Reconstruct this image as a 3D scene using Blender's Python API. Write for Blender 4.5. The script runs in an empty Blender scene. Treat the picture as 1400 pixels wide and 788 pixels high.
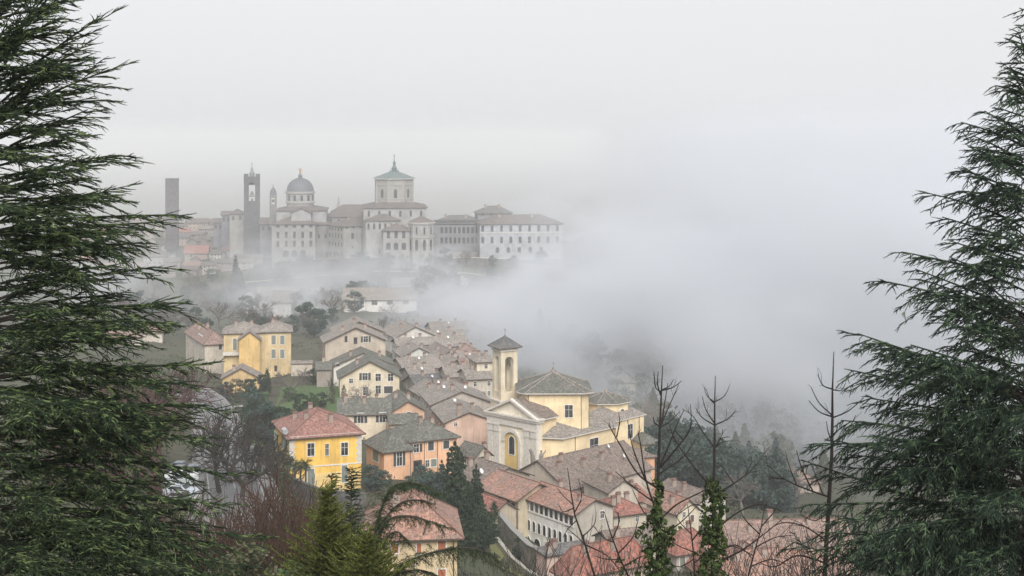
import bpy, math, random
import numpy as np
from mathutils import Vector, Matrix
S = bpy.context.scene
COL = S.collection
rnd = random.Random(7)
rng = np.random.default_rng(11)
R = math.radians
# ---------------------------------------------------------------- camera: eye at z=100, level, looking along +Y
F, CX, CY, ZC = 1900.0, 700.0, 190.0, 100.0
def P(px, py, D):
    return Vector(((px - CX) / F * D, D, ZC - (py - CY) / F * D))
def X(px, D): return (px - CX) / F * D
def Zp(py, D): return ZC - (py - CY) / F * D
cd = bpy.data.cameras.new('camera'); cam = bpy.data.objects.new('camera', cd); COL.objects.link(cam)
cam.location = (0, 0, ZC); cam.rotation_euler = (math.pi / 2, 0, 0)
cd.sensor_width = 36; cd.lens = 36 * F / 1400; cd.shift_y = -(394 - CY) / 1400
cd.clip_start = .5; cd.clip_end = 30000
S.camera = cam
# ---------------------------------------------------------------- objects
def tag(o, label=None, cat=None, group=None, kind=None):
    if label: o['label'] = label
    if cat: o['category'] = cat
    if group: o['group'] = group
    if kind: o['kind'] = kind
    return o
def empty(name, loc=(0, 0, 0), rz=0, label=None, cat=None, group=None):
    o = bpy.data.objects.new(name, None); COL.objects.link(o)
    o.location = loc; o.rotation_euler = (0, 0, rz); o.empty_display_size = .5
    return tag(o, label, cat, group)
def link(name, me, parent=None, loc=(0, 0, 0), rz=0):
    o = bpy.data.objects.new(name, me); COL.objects.link(o)
    o.location = loc; o.rotation_euler = (0, 0, rz)
    if parent is not None: o.parent = parent
    return o
class MB:
    """collects polygons with a material slot and an optional uv"""
    def __init__(s): s.v = []; s.f = []; s.m = []; s.uv = []; s.sm = []
    def poly(s, pts, m=0, uv=None, smooth=False):
        n = len(s.v); s.v += [tuple(p) for p in pts]; s.f.append(tuple(range(n, n + len(pts)))); s.m.append(m)
        s.uv.append(uv or [(0, 0)] * len(pts)); s.sm.append(smooth); return s
    def box(s, x0, x1, y0, y1, z0, z1, m=0, M=None):
        c = [Vector((x, y, z)) for z in (z0, z1) for (x, y) in ((x0, y0), (x1, y0), (x1, y1), (x0, y1))]
        if M is not None: c = [M @ p for p in c]
        for q in ((3, 2, 1, 0), (4, 5, 6, 7), (0, 1, 5, 4), (1, 2, 6, 5), (2, 3, 7, 6), (3, 0, 4, 7)): s.poly([c[i] for i in q], m)
        return s
    def prism(s, pts, z0, z1, m=0, top=True):
        n = len(pts)
        for i in range(n):
            a, b = pts[i], pts[(i + 1) % n]
            s.poly([(a[0], a[1], z0), (b[0], b[1], z0), (b[0], b[1], z1), (a[0], a[1], z1)], m)
        if top:
            s.poly([(p[0], p[1], z1) for p in pts], m); s.poly([(p[0], p[1], z0) for p in reversed(pts)], m)
        return s
    def tube(s, pts, radii, k=6, m=0, caps=True, smooth=True):
        pts = [Vector(p) for p in pts]
        if not hasattr(radii, '__len__'): radii = [radii] * len(pts)
        rings = []
        for i, p in enumerate(pts):
            d = (pts[min(i + 1, len(pts) - 1)] - pts[max(i - 1, 0)]).normalized()
            a = d.orthogonal().normalized() if abs(d.z) > .95 else d.cross(Vector((0, 0, 1))).normalized()
            b = d.cross(a)
            rings.append([p + (a * math.cos(2 * math.pi * j / k) + b * math.sin(2 * math.pi * j / k)) * radii[i] for j in range(k)])
        for i in range(len(pts) - 1):
            for j in range(k):
                s.poly([rings[i][j], rings[i][(j + 1) % k], rings[i + 1][(j + 1) % k], rings[i + 1][j]], m, smooth=smooth)
        if caps: s.poly(rings[0][::-1], m); s.poly(rings[-1], m)
        return s
    def lathe(s, prof, k=16, m=0, c=(0, 0), smooth=True):
        for i in range(len(prof) - 1):
            (r0, z0), (r1, z1) = prof[i], prof[i + 1]
            for j in range(k):
                a, b = 2 * math.pi * j / k, 2 * math.pi * (j + 1) / k
                q = [(c[0] + r0 * math.cos(a), c[1] + r0 * math.sin(a), z0), (c[0] + r0 * math.cos(b), c[1] + r0 * math.sin(b), z0),
                     (c[0] + r1 * math.cos(b), c[1] + r1 * math.sin(b), z1), (c[0] + r1 * math.cos(a), c[1] + r1 * math.sin(a), z1)]
                if r1 < 1e-4: q = q[:3]
                elif r0 < 1e-4: q = [q[0], q[2], q[3]]
                s.poly(q, m, smooth=smooth)
        return s
    def slab(s, polys, t, m=0, mu=1):
        """roof slopes with uv along eave / up slope, a soffit t below and fascias"""
        edges = {}
        for pl in polys:
            pl = [Vector(p) for p in pl]
            n = (pl[1] - pl[0]).cross(pl[2] - pl[0]).normalized()
            if n.z < 0: pl.reverse(); n = -n
            e = Vector((-n.y, n.x, 0)); e = e.normalized() if e.length > 1e-4 else Vector((1, 0, 0))
            u = n.cross(e)
            s.poly(pl, m, [(p.dot(e), p.dot(u)) for p in pl])
            s.poly([p - Vector((0, 0, t)) for p in reversed(pl)], mu)
            for i in range(len(pl)):
                a, b = pl[i], pl[(i + 1) % len(pl)]
                ka = tuple(round(c, 3) for c in a); kb = tuple(round(c, 3) for c in b)
                k = (min(ka, kb), max(ka, kb)); edges.setdefault(k, []).append((a, b))
        dz = Vector((0, 0, t))
        for k, l in edges.items():
            if len(l) == 1:
                a, b = l[0]; s.poly([a - dz, b - dz, b, a], mu)
        return s
    def mesh(s, name, mats):
        me = bpy.data.meshes.new(name)
        me.from_pydata(s.v, [], s.f)
        if not isinstance(mats, (list, tuple)): mats = [mats]
        for m in mats: me.materials.append(m)
        me.polygons.foreach_set('material_index', [min(i, len(mats) - 1) for i in s.m])
        me.polygons.foreach_set('use_smooth', s.sm)
        ul = me.uv_layers.new(name='uv')
        ul.data.foreach_set('uv', [c for u in s.uv for p in u for c in p])
        me.update(); return me
    def build(s, name, mats, parent=None, loc=(0, 0, 0), rz=0):
        return link(name, s.mesh(name, mats), parent, loc, rz)
def np_mesh(name, V, Fc, mat, smooth=False, attr=None):
    """V (n,3); Fc list of (k-gon index arrays)"""
    me = bpy.data.meshes.new(name)
    me.vertices.add(len(V)); me.vertices.foreach_set('co', np.ascontiguousarray(V, dtype=np.float32).ravel())
    Fc = [f for f in Fc if len(f)]
    tot = np.concatenate([np.full(len(f), f.shape[1], dtype=np.int32) for f in Fc])
    idx = np.concatenate([f.ravel() for f in Fc]).astype(np.int32)
    me.loops.add(len(idx)); me.loops.foreach_set('vertex_index', idx)
    me.polygons.add(len(tot)); st = np.zeros(len(tot), dtype=np.int32); st[1:] = np.cumsum(tot)[:-1]
    me.polygons.foreach_set('loop_start', st); me.polygons.foreach_set('loop_total', tot)
    if smooth: me.polygons.foreach_set('use_smooth', np.ones(len(tot), dtype=bool))
    for m in (mat if isinstance(mat, (list, tuple)) else [mat]): me.materials.append(m)
    me.update(calc_edges=True); me.validate()
    return me
# ---------------------------------------------------------------- materials
class NT:
    def __init__(s, name):
        s.mat = bpy.data.materials.new(name); s.mat.use_nodes = True; s.t = s.mat.node_tree; s.n = s.t.nodes
        s.b = s.n['Principled BSDF']; s.out = s.n['Material Output']
    def add(s, typ, ins={}, **kw):
        n = s.n.new(typ)
        for k, v in kw.items(): setattr(n, k, v)
        for k, v in ins.items():
            if isinstance(v, bpy.types.NodeSocket): s.t.links.new(v, n.inputs[k])
            else: n.inputs[k].default_value = v
        return n
    def l(s, a, b): s.t.links.new(a, b)
    def pos(s): return s.add('ShaderNodeNewGeometry').outputs['Position']
    def noise(s, vec, scale, detail=3, rough=.55): return s.add('ShaderNodeTexNoise', {'Vector': vec, 'Scale': scale, 'Detail': detail, 'Roughness': rough}).outputs['Fac']
    def ramp(s, fac, stops):
        n = s.add('ShaderNodeValToRGB', {'Fac': fac}); e = n.color_ramp.elements
        while len(e) < len(stops): e.new(.5)
        for i, (p, c) in enumerate(stops): e[i].position = p; e[i].color = (c, c, c, 1) if not hasattr(c, '__len__') else (*c[:3], 1)
        return n.outputs['Color']
    def mix(s, fac, a, b, mode='MIX'):
        n = s.add('ShaderNodeMix', data_type='RGBA', blend_type=mode)
        for k, v in ((0, fac), (6, a), (7, b)):
            if isinstance(v, bpy.types.NodeSocket): s.t.links.new(v, n.inputs[k])
            else: n.inputs[k].default_value = v if k == 0 else (*v[:3], 1)
        return n.outputs[2]
    def math(s, op, a, b=0.0, clamp=False):
        n = s.add('ShaderNodeMath', operation=op, use_clamp=clamp)
        for i, v in enumerate((a, b)):
            if isinstance(v, bpy.types.NodeSocket): s.t.links.new(v, n.inputs[i])
            else: n.inputs[i].default_value = v
        return n.outputs[0]
    def bump(s, h, strength=.3, dist=.05):
        n = s.add('ShaderNodeBump', {'Height': h, 'Strength': strength, 'Distance': dist}); s.l(n.outputs[0], s.b.inputs['Normal'])
MATS = {}
def memo(fn):
    def w(*a):
        k = (fn.__name__,) + a
        if k not in MATS: MATS[k] = fn(*a)
        return MATS[k]
    return w
def sc(c, k): return tuple(min(1, x * k) for x in c)
@memo
def plaster(col, dirt=.95):
    t = NT('plaster'); p = t.pos()
    big = t.noise(p, .22, 4, .6); fine = t.noise(p, 1.7, 5, .65)
    mp = t.add('ShaderNodeMapping', {'Vector': p, 'Scale': (1.3, 1.3, .12)}).outputs[0]
    streak = t.noise(mp, 1.2, 4, .6)
    c = t.mix(t.ramp(big, [(.36, 0), (.66, 1)]), sc(col, 1.1), sc((col[0], col[1] * .98, col[2] * .95), .78))
    c = t.mix(t.math('MULTIPLY', t.ramp(streak, [(.5, 0), (.75, 1)]), .75 * dirt), c, sc((col[0] * .6 + .08, col[1] * .6 + .08, col[2] * .6 + .09), .75))
    c = t.mix(t.math('MULTIPLY', t.ramp(fine, [(.55, 0), (.72, 1)]), .4 * dirt), c, sc((col[0] * .75, col[1] * .72, col[2] * .7), .8))
    low = t.noise(p, .6, 5, .7); c = t.mix(t.math('MULTIPLY', t.ramp(low, [(.56, 0), (.7, 1)]), .5 * dirt), c, sc(col, .58))
    t.l(c, t.b.inputs['Base Color']); t.b.inputs['Roughness'].default_value = .92
    t.bump(fine, .25, .02); return t.mat
@memo
def tiles(ca, cb, pitch=.36, lich=.5):
    t = NT('roof_tile'); uv = t.add('ShaderNodeUVMap', uv_map='uv').outputs[0]; p = t.pos()
    sx = t.add('ShaderNodeSeparateXYZ', {'Vector': uv})
    fr = t.math('PINGPONG', sx.outputs[0], pitch / 2)
    h = t.math('DIVIDE', fr, pitch / 2)
    sy = t.math('FRACT', t.math('DIVIDE', sx.outputs[1], .45))
    # one tone per tile
    cell = t.add('ShaderNodeCombineXYZ', {'X': t.math('FLOOR', t.math('DIVIDE', sx.outputs[0], pitch)), 'Y': t.math('FLOOR', t.math('DIVIDE', sx.outputs[1], .45))}).outputs[0]
    wn = t.add('ShaderNodeTexWhiteNoise', {'Vector': cell}, noise_dimensions='3D').outputs['Value']
    big = t.noise(p, .35, 4, .65); med = t.noise(p, 1.3, 4, .6)
    c = t.mix(wn, sc(ca, .78), sc(ca, 1.3))
    c = t.mix(t.ramp(big, [(.38, 0), (.62, 1)]), c, cb)
    c = t.mix(t.math('MULTIPLY', t.ramp(med, [(.5, 0), (.66, 1)]), .55 * lich), c, (.15, .145, .12))
    c = t.mix(t.math('MULTIPLY', t.ramp(med, [(.3, 1), (.45, 0)]), .8 * lich), c, (.05, .04, .036)); fin = t.noise(p, 2.1, 5, .75)
    c = t.mix(t.math('MULTIPLY', t.ramp(fin, [(.5, 0), (.62, 1)]), .75), c, sc(cb, .36)); c = t.mix(t.math('MULTIPLY', t.ramp(fin, [(.36, 1), (.46, 0)]), .6), c, sc(ca, 1.75))
    c = t.mix(t.math('MULTIPLY', t.math('GREATER_THAN', wn, .965), .35), c, (.34, .28, .24))
    t.l(c, t.b.inputs['Base Color']); t.b.inputs['Roughness'].default_value = .9
    t.bump(t.math('ADD', h, t.math('MULTIPLY', sy, .4)), 1.0, .09); return t.mat
@memo
def flat(name, col, rough=.7, metal=0.0):
    t = NT(name); f = t.noise(t.pos(), 2.3, 4, .6)
    t.l(t.mix(t.ramp(f, [(.35, 0), (.7, 1)]), sc(col, 1.08), sc(col, .78)), t.b.inputs['Base Color'])
    t.b.inputs['Roughness'].default_value = rough; t.b.inputs['Metallic'].default_value = metal; return t.mat
@memo
def glass():
    t = NT('window_glass'); t.b.inputs['Base Color'].default_value = (.035, .037, .042, 1); t.b.inputs['Roughness'].default_value = .22
    f = t.noise(t.pos(), .6, 2); t.l(t.mix(t.ramp(f, [(.4, 0), (.65, 1)]), (.02, .02, .023), (.075, .07, .065)), t.b.inputs['Base Color']); return t.mat
@memo
def stone(col, mortar=.5):
    t = NT('rubble_stone'); p = t.pos()
    v = t.add('ShaderNodeTexVoronoi', {'Vector': p, 'Scale': 2.2}); n = t.noise(p, .5, 4)
    c = t.mix(t.add('ShaderNodeSeparateColor', {'Color': v.outputs['Color']}).outputs[0], sc(col, .7), sc(col, 1.25))
    c = t.mix(t.ramp(n, [(.4, 0), (.65, 1)]), c, sc(col, .55)); t.l(c, t.b.inputs['Base Color'])
    t.b.inputs['Roughness'].default_value = .95; t.bump(v.outputs['Distance'], .6, .06); return t.mat
@memo
def foliage(name, ca, cb, scale=1.5, cc=None):
    t = NT(name); p = t.pos()
    n = t.noise(p, scale, 3, .6)
    g = t.add('ShaderNodeNewGeometry').outputs['Random Per Island']
    c = t.mix(t.ramp(n, [(.36, 0), (.64, 1)]), ca, cb)
    c = t.mix(t.ramp(g, [(0, 0), (1, .8)]), c, sc(cb, 1.5))
    if cc: c = t.mix(t.ramp(t.noise(p, scale * 7, 2, .6), [(.52, 0), (.66, 1)]), c, cc)  # brighter noise flecks; on the conifers they paint highlights into the needle colour
    t.l(c, t.b.inputs['Base Color']); t.b.inputs['Roughness'].default_value = .65
    t.b.inputs['Specular IOR Level'].default_value = .25
    return t.mat
@memo
def bark(name, col):
    t = NT(name); mp = t.add('ShaderNodeMapping', {'Vector': t.pos(), 'Scale': (6, 6, 1.5)}).outputs[0]
    n = t.noise(mp, 2, 4, .65); t.l(t.mix(t.ramp(n, [(.35, 0), (.68, 1)]), sc(col, .55), sc(col, 1.35)), t.b.inputs['Base Color'])
    t.b.inputs['Roughness'].default_value = .95; return t.mat
# ---------------------------------------------------------------- terrain
PTS = []
def g(px, py, D): PTS.append((px, D, Zp(py, D)))
def gz(D, z, pxs=(-50, 350, 700, 1050, 1450)):
    for p in pxs: PTS.append((p, D, z))
gz(1.5, 98.2); gz(5, 96); gz(12, 93); gz(22, 88.5); gz(40, 79.5, (700, 1050, 1450)); gz(70, 67, (700, 1050, 1450)); gz(40, 84, (-50, 350)); gz(62, 77.5, (-50, 350)); gz(85, 70, (-50, 350))
gz(110, 56, (700, 1050, 1450)); gz(110, 63, (-50, 340))
for a in ((345, 790, 135), (325, 700, 165), (312, 650, 205), (300, 610, 255), (292, 580, 305), (280, 555, 350), (262, 540, 390)): g(*a)
for a in ((440, 673, 285), (390, 668, 290), (350, 612, 310), (350, 596, 335), (340, 535, 440), (380, 510, 455), (430, 548, 400), (505, 550, 400), (560, 657, 300), (610, 592, 370), (560, 500, 500),
          (620, 482, 540), (560, 452, 620), (520, 426, 720), (380, 432, 720), (300, 432, 750), (250, 412, 850), (450, 402, 850), (450, 357, 985), (560, 354, 1000), (710, 352, 1000), (800, 347, 1000),
          (220, 372, 1020), (280, 350, 1100), (330, 318, 1200), (220, 310, 1320), (140, 322, 1220), (60, 325, 1220), (0, 700, 175), (0, 600, 255), (0, 500, 400), (0, 420, 700), (0, 372, 1000), (150, 400, 850),
          (700, 658, 330), (790, 652, 340), (880, 632, 370), (740, 765, 255), (690, 772, 235), (560, 805, 180), (760, 802, 215), (900, 765, 260), (950, 725, 290), (1000, 722, 300), (1080, 705, 335),
          (1100, 745, 280), (1100, 795, 240), (1250, 780, 240), (990, 692, 420), (950, 645, 450), (1080, 664, 460), (1200, 640, 500), (1300, 600, 500), (950, 565, 650), (1100, 525, 800), (1300, 500, 800),
          (850, 482, 750), (750, 432, 850), (800, 392, 950), (1000, 420, 1100), (1200, 400, 1200), (1400, 390, 1200), (1450, 790, 150), (1450, 620, 420), (1450, 500, 750), (620, 720, 240), (500, 740, 240)): g(*a)
gz(1650, -45); gz(2600, -145); gz(4200, -150); gz(9500, -150); gz(25000, -150)
_A = np.array(PTS)
def _uv(px, D): return np.stack([np.clip((np.asarray(px, float) - 700) / 700, -1.1, 1.1) * .9, np.log(np.asarray(D, float))], -1)
_C = _uv(_A[:, 0], _A[:, 1]); _n = len(_C)
def _phi(r2): return .5 * r2 * np.log(r2 + 1e-12)
_K = _phi(((_C[:, None] - _C[None]) ** 2).sum(-1)) + np.eye(_n) * 2e-3
_L = np.zeros((_n + 3, _n + 3)); _L[:_n, :_n] = _K; _L[:_n, _n] = 1; _L[:_n, _n + 1:] = _C; _L[_n, :_n] = 1; _L[_n + 1:, :_n] = _C.T
_W = np.linalg.solve(_L, np.concatenate([_A[:, 2], [0, 0, 0]]))
def ground(x, y):
    x = np.atleast_1d(np.asarray(x, float)); y = np.maximum(np.atleast_1d(np.asarray(y, float)), 1.5)
    q = _uv(x / y * F + CX, y)
    z = np.empty(len(q))
    for i in range(0, len(q), 4000):
        s_ = q[i:i + 4000]
        z[i:i + 4000] = _phi(((s_[:, None] - _C[None]) ** 2).sum(-1)) @ _W[:_n] + _W[_n] + s_ @ _W[_n + 1:]
    return z
def G(x, y): return float(ground(x, y)[0])
# ---------------------------------------------------------------- the setting
def ground_mat():
    t = NT('hillside_ground'); p = t.pos()
    a = t.noise(p, .035, 5, .6); b = t.noise(p, .25, 5, .65); c3 = t.noise(p, 2.0, 4, .7)
    c = t.mix(t.ramp(a, [(.4, 0), (.6, 1)]), (.05, .07, .025), (.085, .075, .045))
    c = t.mix(t.ramp(b, [(.4, 0), (.62, 1)]), c, (.035, .045, .02))
    c = t.mix(t.math('MULTIPLY', t.ramp(c3, [(.4, 0), (.7, 1)]), .6), c, (.11, .09, .06))
    t.l(c, t.b.inputs['Base Color']); t.b.inputs['Roughness'].default_value = 1; t.bump(t.math('ADD', b, c3), .7, .4); return t.mat
def make_ground():
    us = np.linspace(-1.6, 1.6, 150) * 700 + 700
    Ds = np.concatenate([[-60, -20, -5], np.geomspace(1.5, 26000, 210)])
    U, D = np.meshgrid(us, Ds)
    Dp = np.maximum(D, 1.5)
    xs = (U - CX) / F * np.maximum(Dp, 14)      # keeps some width by the camera
    z = ground(xs.ravel(), Dp.ravel()).reshape(xs.shape)
    ys = D.copy(); z = np.where(D < 1.5, 98.3, z)
    rough = rng.normal(0, 1, z.shape) * np.clip(D / 1500, .03, .25)
    z = z + rough * (D > 8) * (D < 1200)
    V = np.stack([xs, ys, z], -1).reshape(-1, 3); nu = len(us); nd = len(Ds)
    i, j = np.meshgrid(np.arange(nd - 1), np.arange(nu - 1), indexing='ij'); b = (i * nu + j).ravel()
    o = link('ground', np_mesh('ground', V, [np.stack([b, b + 1, b + nu + 1, b + nu], -1)], ground_mat(), True)); tag(o, kind='structure')
make_ground()
def strip(name, pts, wid, mat, lift=.3, label=None, n=60, under=1.2):
    """a band draped over the ground along px/D stations"""
    c = [Vector((X(a, D), D, 0)) for a, D in pts]
    path = []
    for i in range(len(c) - 1):
        for k in range(8): path.append(c[i].lerp(c[i + 1], k / 8))
    path.append(c[-1]); m = MB(); L = []; Rr = []
    for i, p in enumerate(path):
        d = (path[min(i + 1, len(path) - 1)] - path[max(i - 1, 0)]).normalized(); nrm = Vector((d.y, -d.x, 0))
        a = p - nrm * wid / 2; b = p + nrm * wid / 2; z = max(G(a.x, a.y), G(b.x, b.y), G(p.x, p.y)) + lift
        L.append(Vector((a.x, a.y, z))); Rr.append(Vector((b.x, b.y, z)))
    dn = Vector((0, 0, -under))
    for i in range(len(path) - 1):
        m.poly([L[i], Rr[i], Rr[i + 1], L[i + 1]], 0); m.poly([L[i] + dn, L[i], L[i + 1], L[i + 1] + dn], 0); m.poly([Rr[i], Rr[i] + dn, Rr[i + 1] + dn, Rr[i + 1]], 0)
    o = m.build(name, mat); tag(o, kind='structure'); return o, path, L, Rr
def asphalt():
    t = NT('asphalt'); p = t.pos(); n = t.noise(p, .5, 5, .6); f = t.noise(p, 9, 3)
    c = t.mix(t.ramp(n, [(.35, 0), (.7, 1)]), (.10, .10, .104), (.14, .14, .14)); c = t.mix(t.math('MULTIPLY', f, .3), c, (.12, .12, .12))
    t.l(c, t.b.inputs['Base Color']); t.b.inputs['Roughness'].default_value = .5; return t.mat
ROADPTS = [(352, 125), (340, 145), (325, 165), (312, 205), (300, 255), (292, 305), (280, 350), (262, 390), (235, 420)]
road, RPATH, RL, RR = strip('road', ROADPTS, 7.0, asphalt(), .35)
def offset_strip(name, off, wid, mat, lift):
    m = MB()
    for i in range(len(RL) - 1):
        q = []
        for k in (i, i + 1):
            d = (RR[k] - RL[k]).normalized(); mid = (RL[k] + RR[k]) / 2
            q.append((mid + d * (off - wid / 2), mid + d * (off + wid / 2)))
        (a, b), (c, d2) = q
        up = Vector((0, 0, lift)); m.poly([a + up, b + up, d2 + up, c + up])
        dn = Vector((0, 0, -1.2))
        m.poly([b + up, b + dn, d2 + dn, d2 + up]); m.poly([a + dn, a + up, c + up, c + dn])
    o = m.build(name, mat); tag(o, kind='structure'); return o
offset_strip('pavement', 4.35, 1.6, flat('pavement_grey', (.2, .195, .19), .9), .13)
offset_strip('pavement', -4.35, 1.6, flat('pavement_grey', (.2, .195, .19), .9), .13)
def white_lines():
    m = MB()
    for i in range(0, len(RL) - 1):
        for off, wd, on in ((-3.2, .12, True), (3.2, .12, True), (0, .12, i % 2 == 0)):
            if not on: continue
            q = []
            for k in (i, i + 1):
                d = (RR[k] - RL[k]).normalized(); mid = (RL[k] + RR[k]) / 2 + Vector((0, 0, .012)); q.append((mid + d * (off - wd / 2), mid + d * (off + wd / 2)))
            m.poly([q[0][0], q[0][1], q[1][1], q[1][0]])
    tag(m.build('road_markings', flat('road_paint', (.4, .4, .39), .7)), kind='structure')
white_lines()
def grass_mat(ca, cb):
    t = NT('lawn'); p = t.pos(); n = t.noise(p, .5, 5, .65); f = t.noise(p, 4, 4, .7)
    c = t.mix(t.ramp(n, [(.35, 0), (.65, 1)]), ca, cb); c = t.mix(t.math('MULTIPLY', t.ramp(f, [(.4, 0), (.7, 1)]), .5), c, sc(ca, .6))
    t.l(c, t.b.inputs['Base Color']); t.b.inputs['Roughness'].default_value = 1; t.bump(f, .8, .15); return t.mat
def patch(name, outline, mat, lift=.18, n=14):
    """a draped quad patch (px,D) corners a,b,c,d"""
    a, b, c, d = [Vector((X(p, D), D, 0)) for p, D in outline]; m = MB(); gr = []
    for i in range(n + 1):
        for j in range(n + 1):
            q = a.lerp(b, j / n).lerp(d.lerp(c, j / n), i / n); gr.append((q.x, q.y))
    z = ground([q[0] for q in gr], [q[1] for q in gr])
    V = [(q[0], q[1], zz + lift) for q, zz in zip(gr, z)]
    for i in range(n):
        for j in range(n):
            k = i * (n + 1) + j; m.poly([V[k], V[k + 1], V[k + n + 2], V[k + n + 1]], smooth=True)
    o = m.build(name, mat); tag(o, kind='structure'); return o
LAWN = grass_mat((.075, .16, .03), (.11, .2, .045))
patch('lawn', [(322, 285), (372, 290), (352, 345), (312, 350)], LAWN)
patch('lawn', [(372, 375), (470, 380), (470, 425), (385, 430)], grass_mat((.06, .12, .03), (.1, .15, .05)))
patch('lawn', [(672, 226), (735, 216), (712, 250), (668, 258)], grass_mat((.16, .17, .05), (.2, .18, .07)))
# ---------------------------------------------------------------- sky, sun, air
W = bpy.data.worlds.new('World'); S.world = W; W.use_nodes = True
wn = W.node_tree; bg = wn.nodes['Background']
SUN_EL, SUN_AZ = R(40), R(170)        # azimuth clockwise from +Y: behind the camera on the right
sky = wn.nodes.new('ShaderNodeTexSky'); sky.sky_type = 'NISHITA'; sky.sun_disc = False
sky.sun_elevation = SUN_EL; sky.sun_rotation = SUN_AZ; sky.air_density = 1.0; sky.dust_density = 3.0; sky.ozone_density = 1.0; sky.altitude = 400
hs = wn.nodes.new('ShaderNodeHueSaturation'); hs.inputs['Saturation'].default_value = .12
wn.links.new(sky.outputs[0], hs.inputs['Color'])
oc = wn.nodes.new('ShaderNodeMix'); oc.data_type = 'RGBA'; oc.inputs[0].default_value = .8      # a closed white overcast over the blue
oc.inputs[7].default_value = (4.05, 4.09, 4.22, 1)
wn.links.new(hs.outputs[0], oc.inputs[6]); wn.links.new(oc.outputs[2], bg.inputs['Color'])
bg.inputs['Strength'].default_value = .079
ld = bpy.data.lights.new('sun', 'SUN'); ld.energy = 1.5; ld.angle = R(38); ld.color = (1, .975, .945)
sun = bpy.data.objects.new('sun', ld); COL.objects.link(sun)
sd = Vector((math.sin(SUN_AZ) * math.cos(SUN_EL), math.cos(SUN_AZ) * math.cos(SUN_EL), math.sin(SUN_EL)))
sun.rotation_euler = sd.to_track_quat('Z', 'Y').to_euler(); sun.location = (0, 0, 400)
S.view_settings.view_transform = 'Standard'; S.view_settings.look = 'None'; S.view_settings.gamma = 1; S.view_settings.use_curve_mapping = False
S.view_settings.exposure = 1.3
HAZE = .00024
def volume_mat(name, col, dens=None, aniso=.22):
    m = bpy.data.materials.new(name); m.use_nodes = True; t = m.node_tree
    for n in list(t.nodes):
        if n.type == 'BSDF_PRINCIPLED': t.nodes.remove(n)
    pv = t.nodes.new('ShaderNodeVolumePrincipled'); pv.inputs['Color'].default_value = (*col, 1); pv.inputs['Anisotropy'].default_value = aniso
    if dens is not None: pv.inputs['Density'].default_value = dens
    pv.inputs['Density Attribute'].default_value = ''
    t.links.new(pv.outputs[0], t.nodes['Material Output'].inputs['Volume']); return m, t, pv
hm, _, _ = volume_mat('haze_air', (.972, .978, .989), HAZE, .0)
hz = MB().box(-16500, 16500, -100, 27000, -165, 150).build('haze', hm); tag(hz, kind='stuff')
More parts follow.
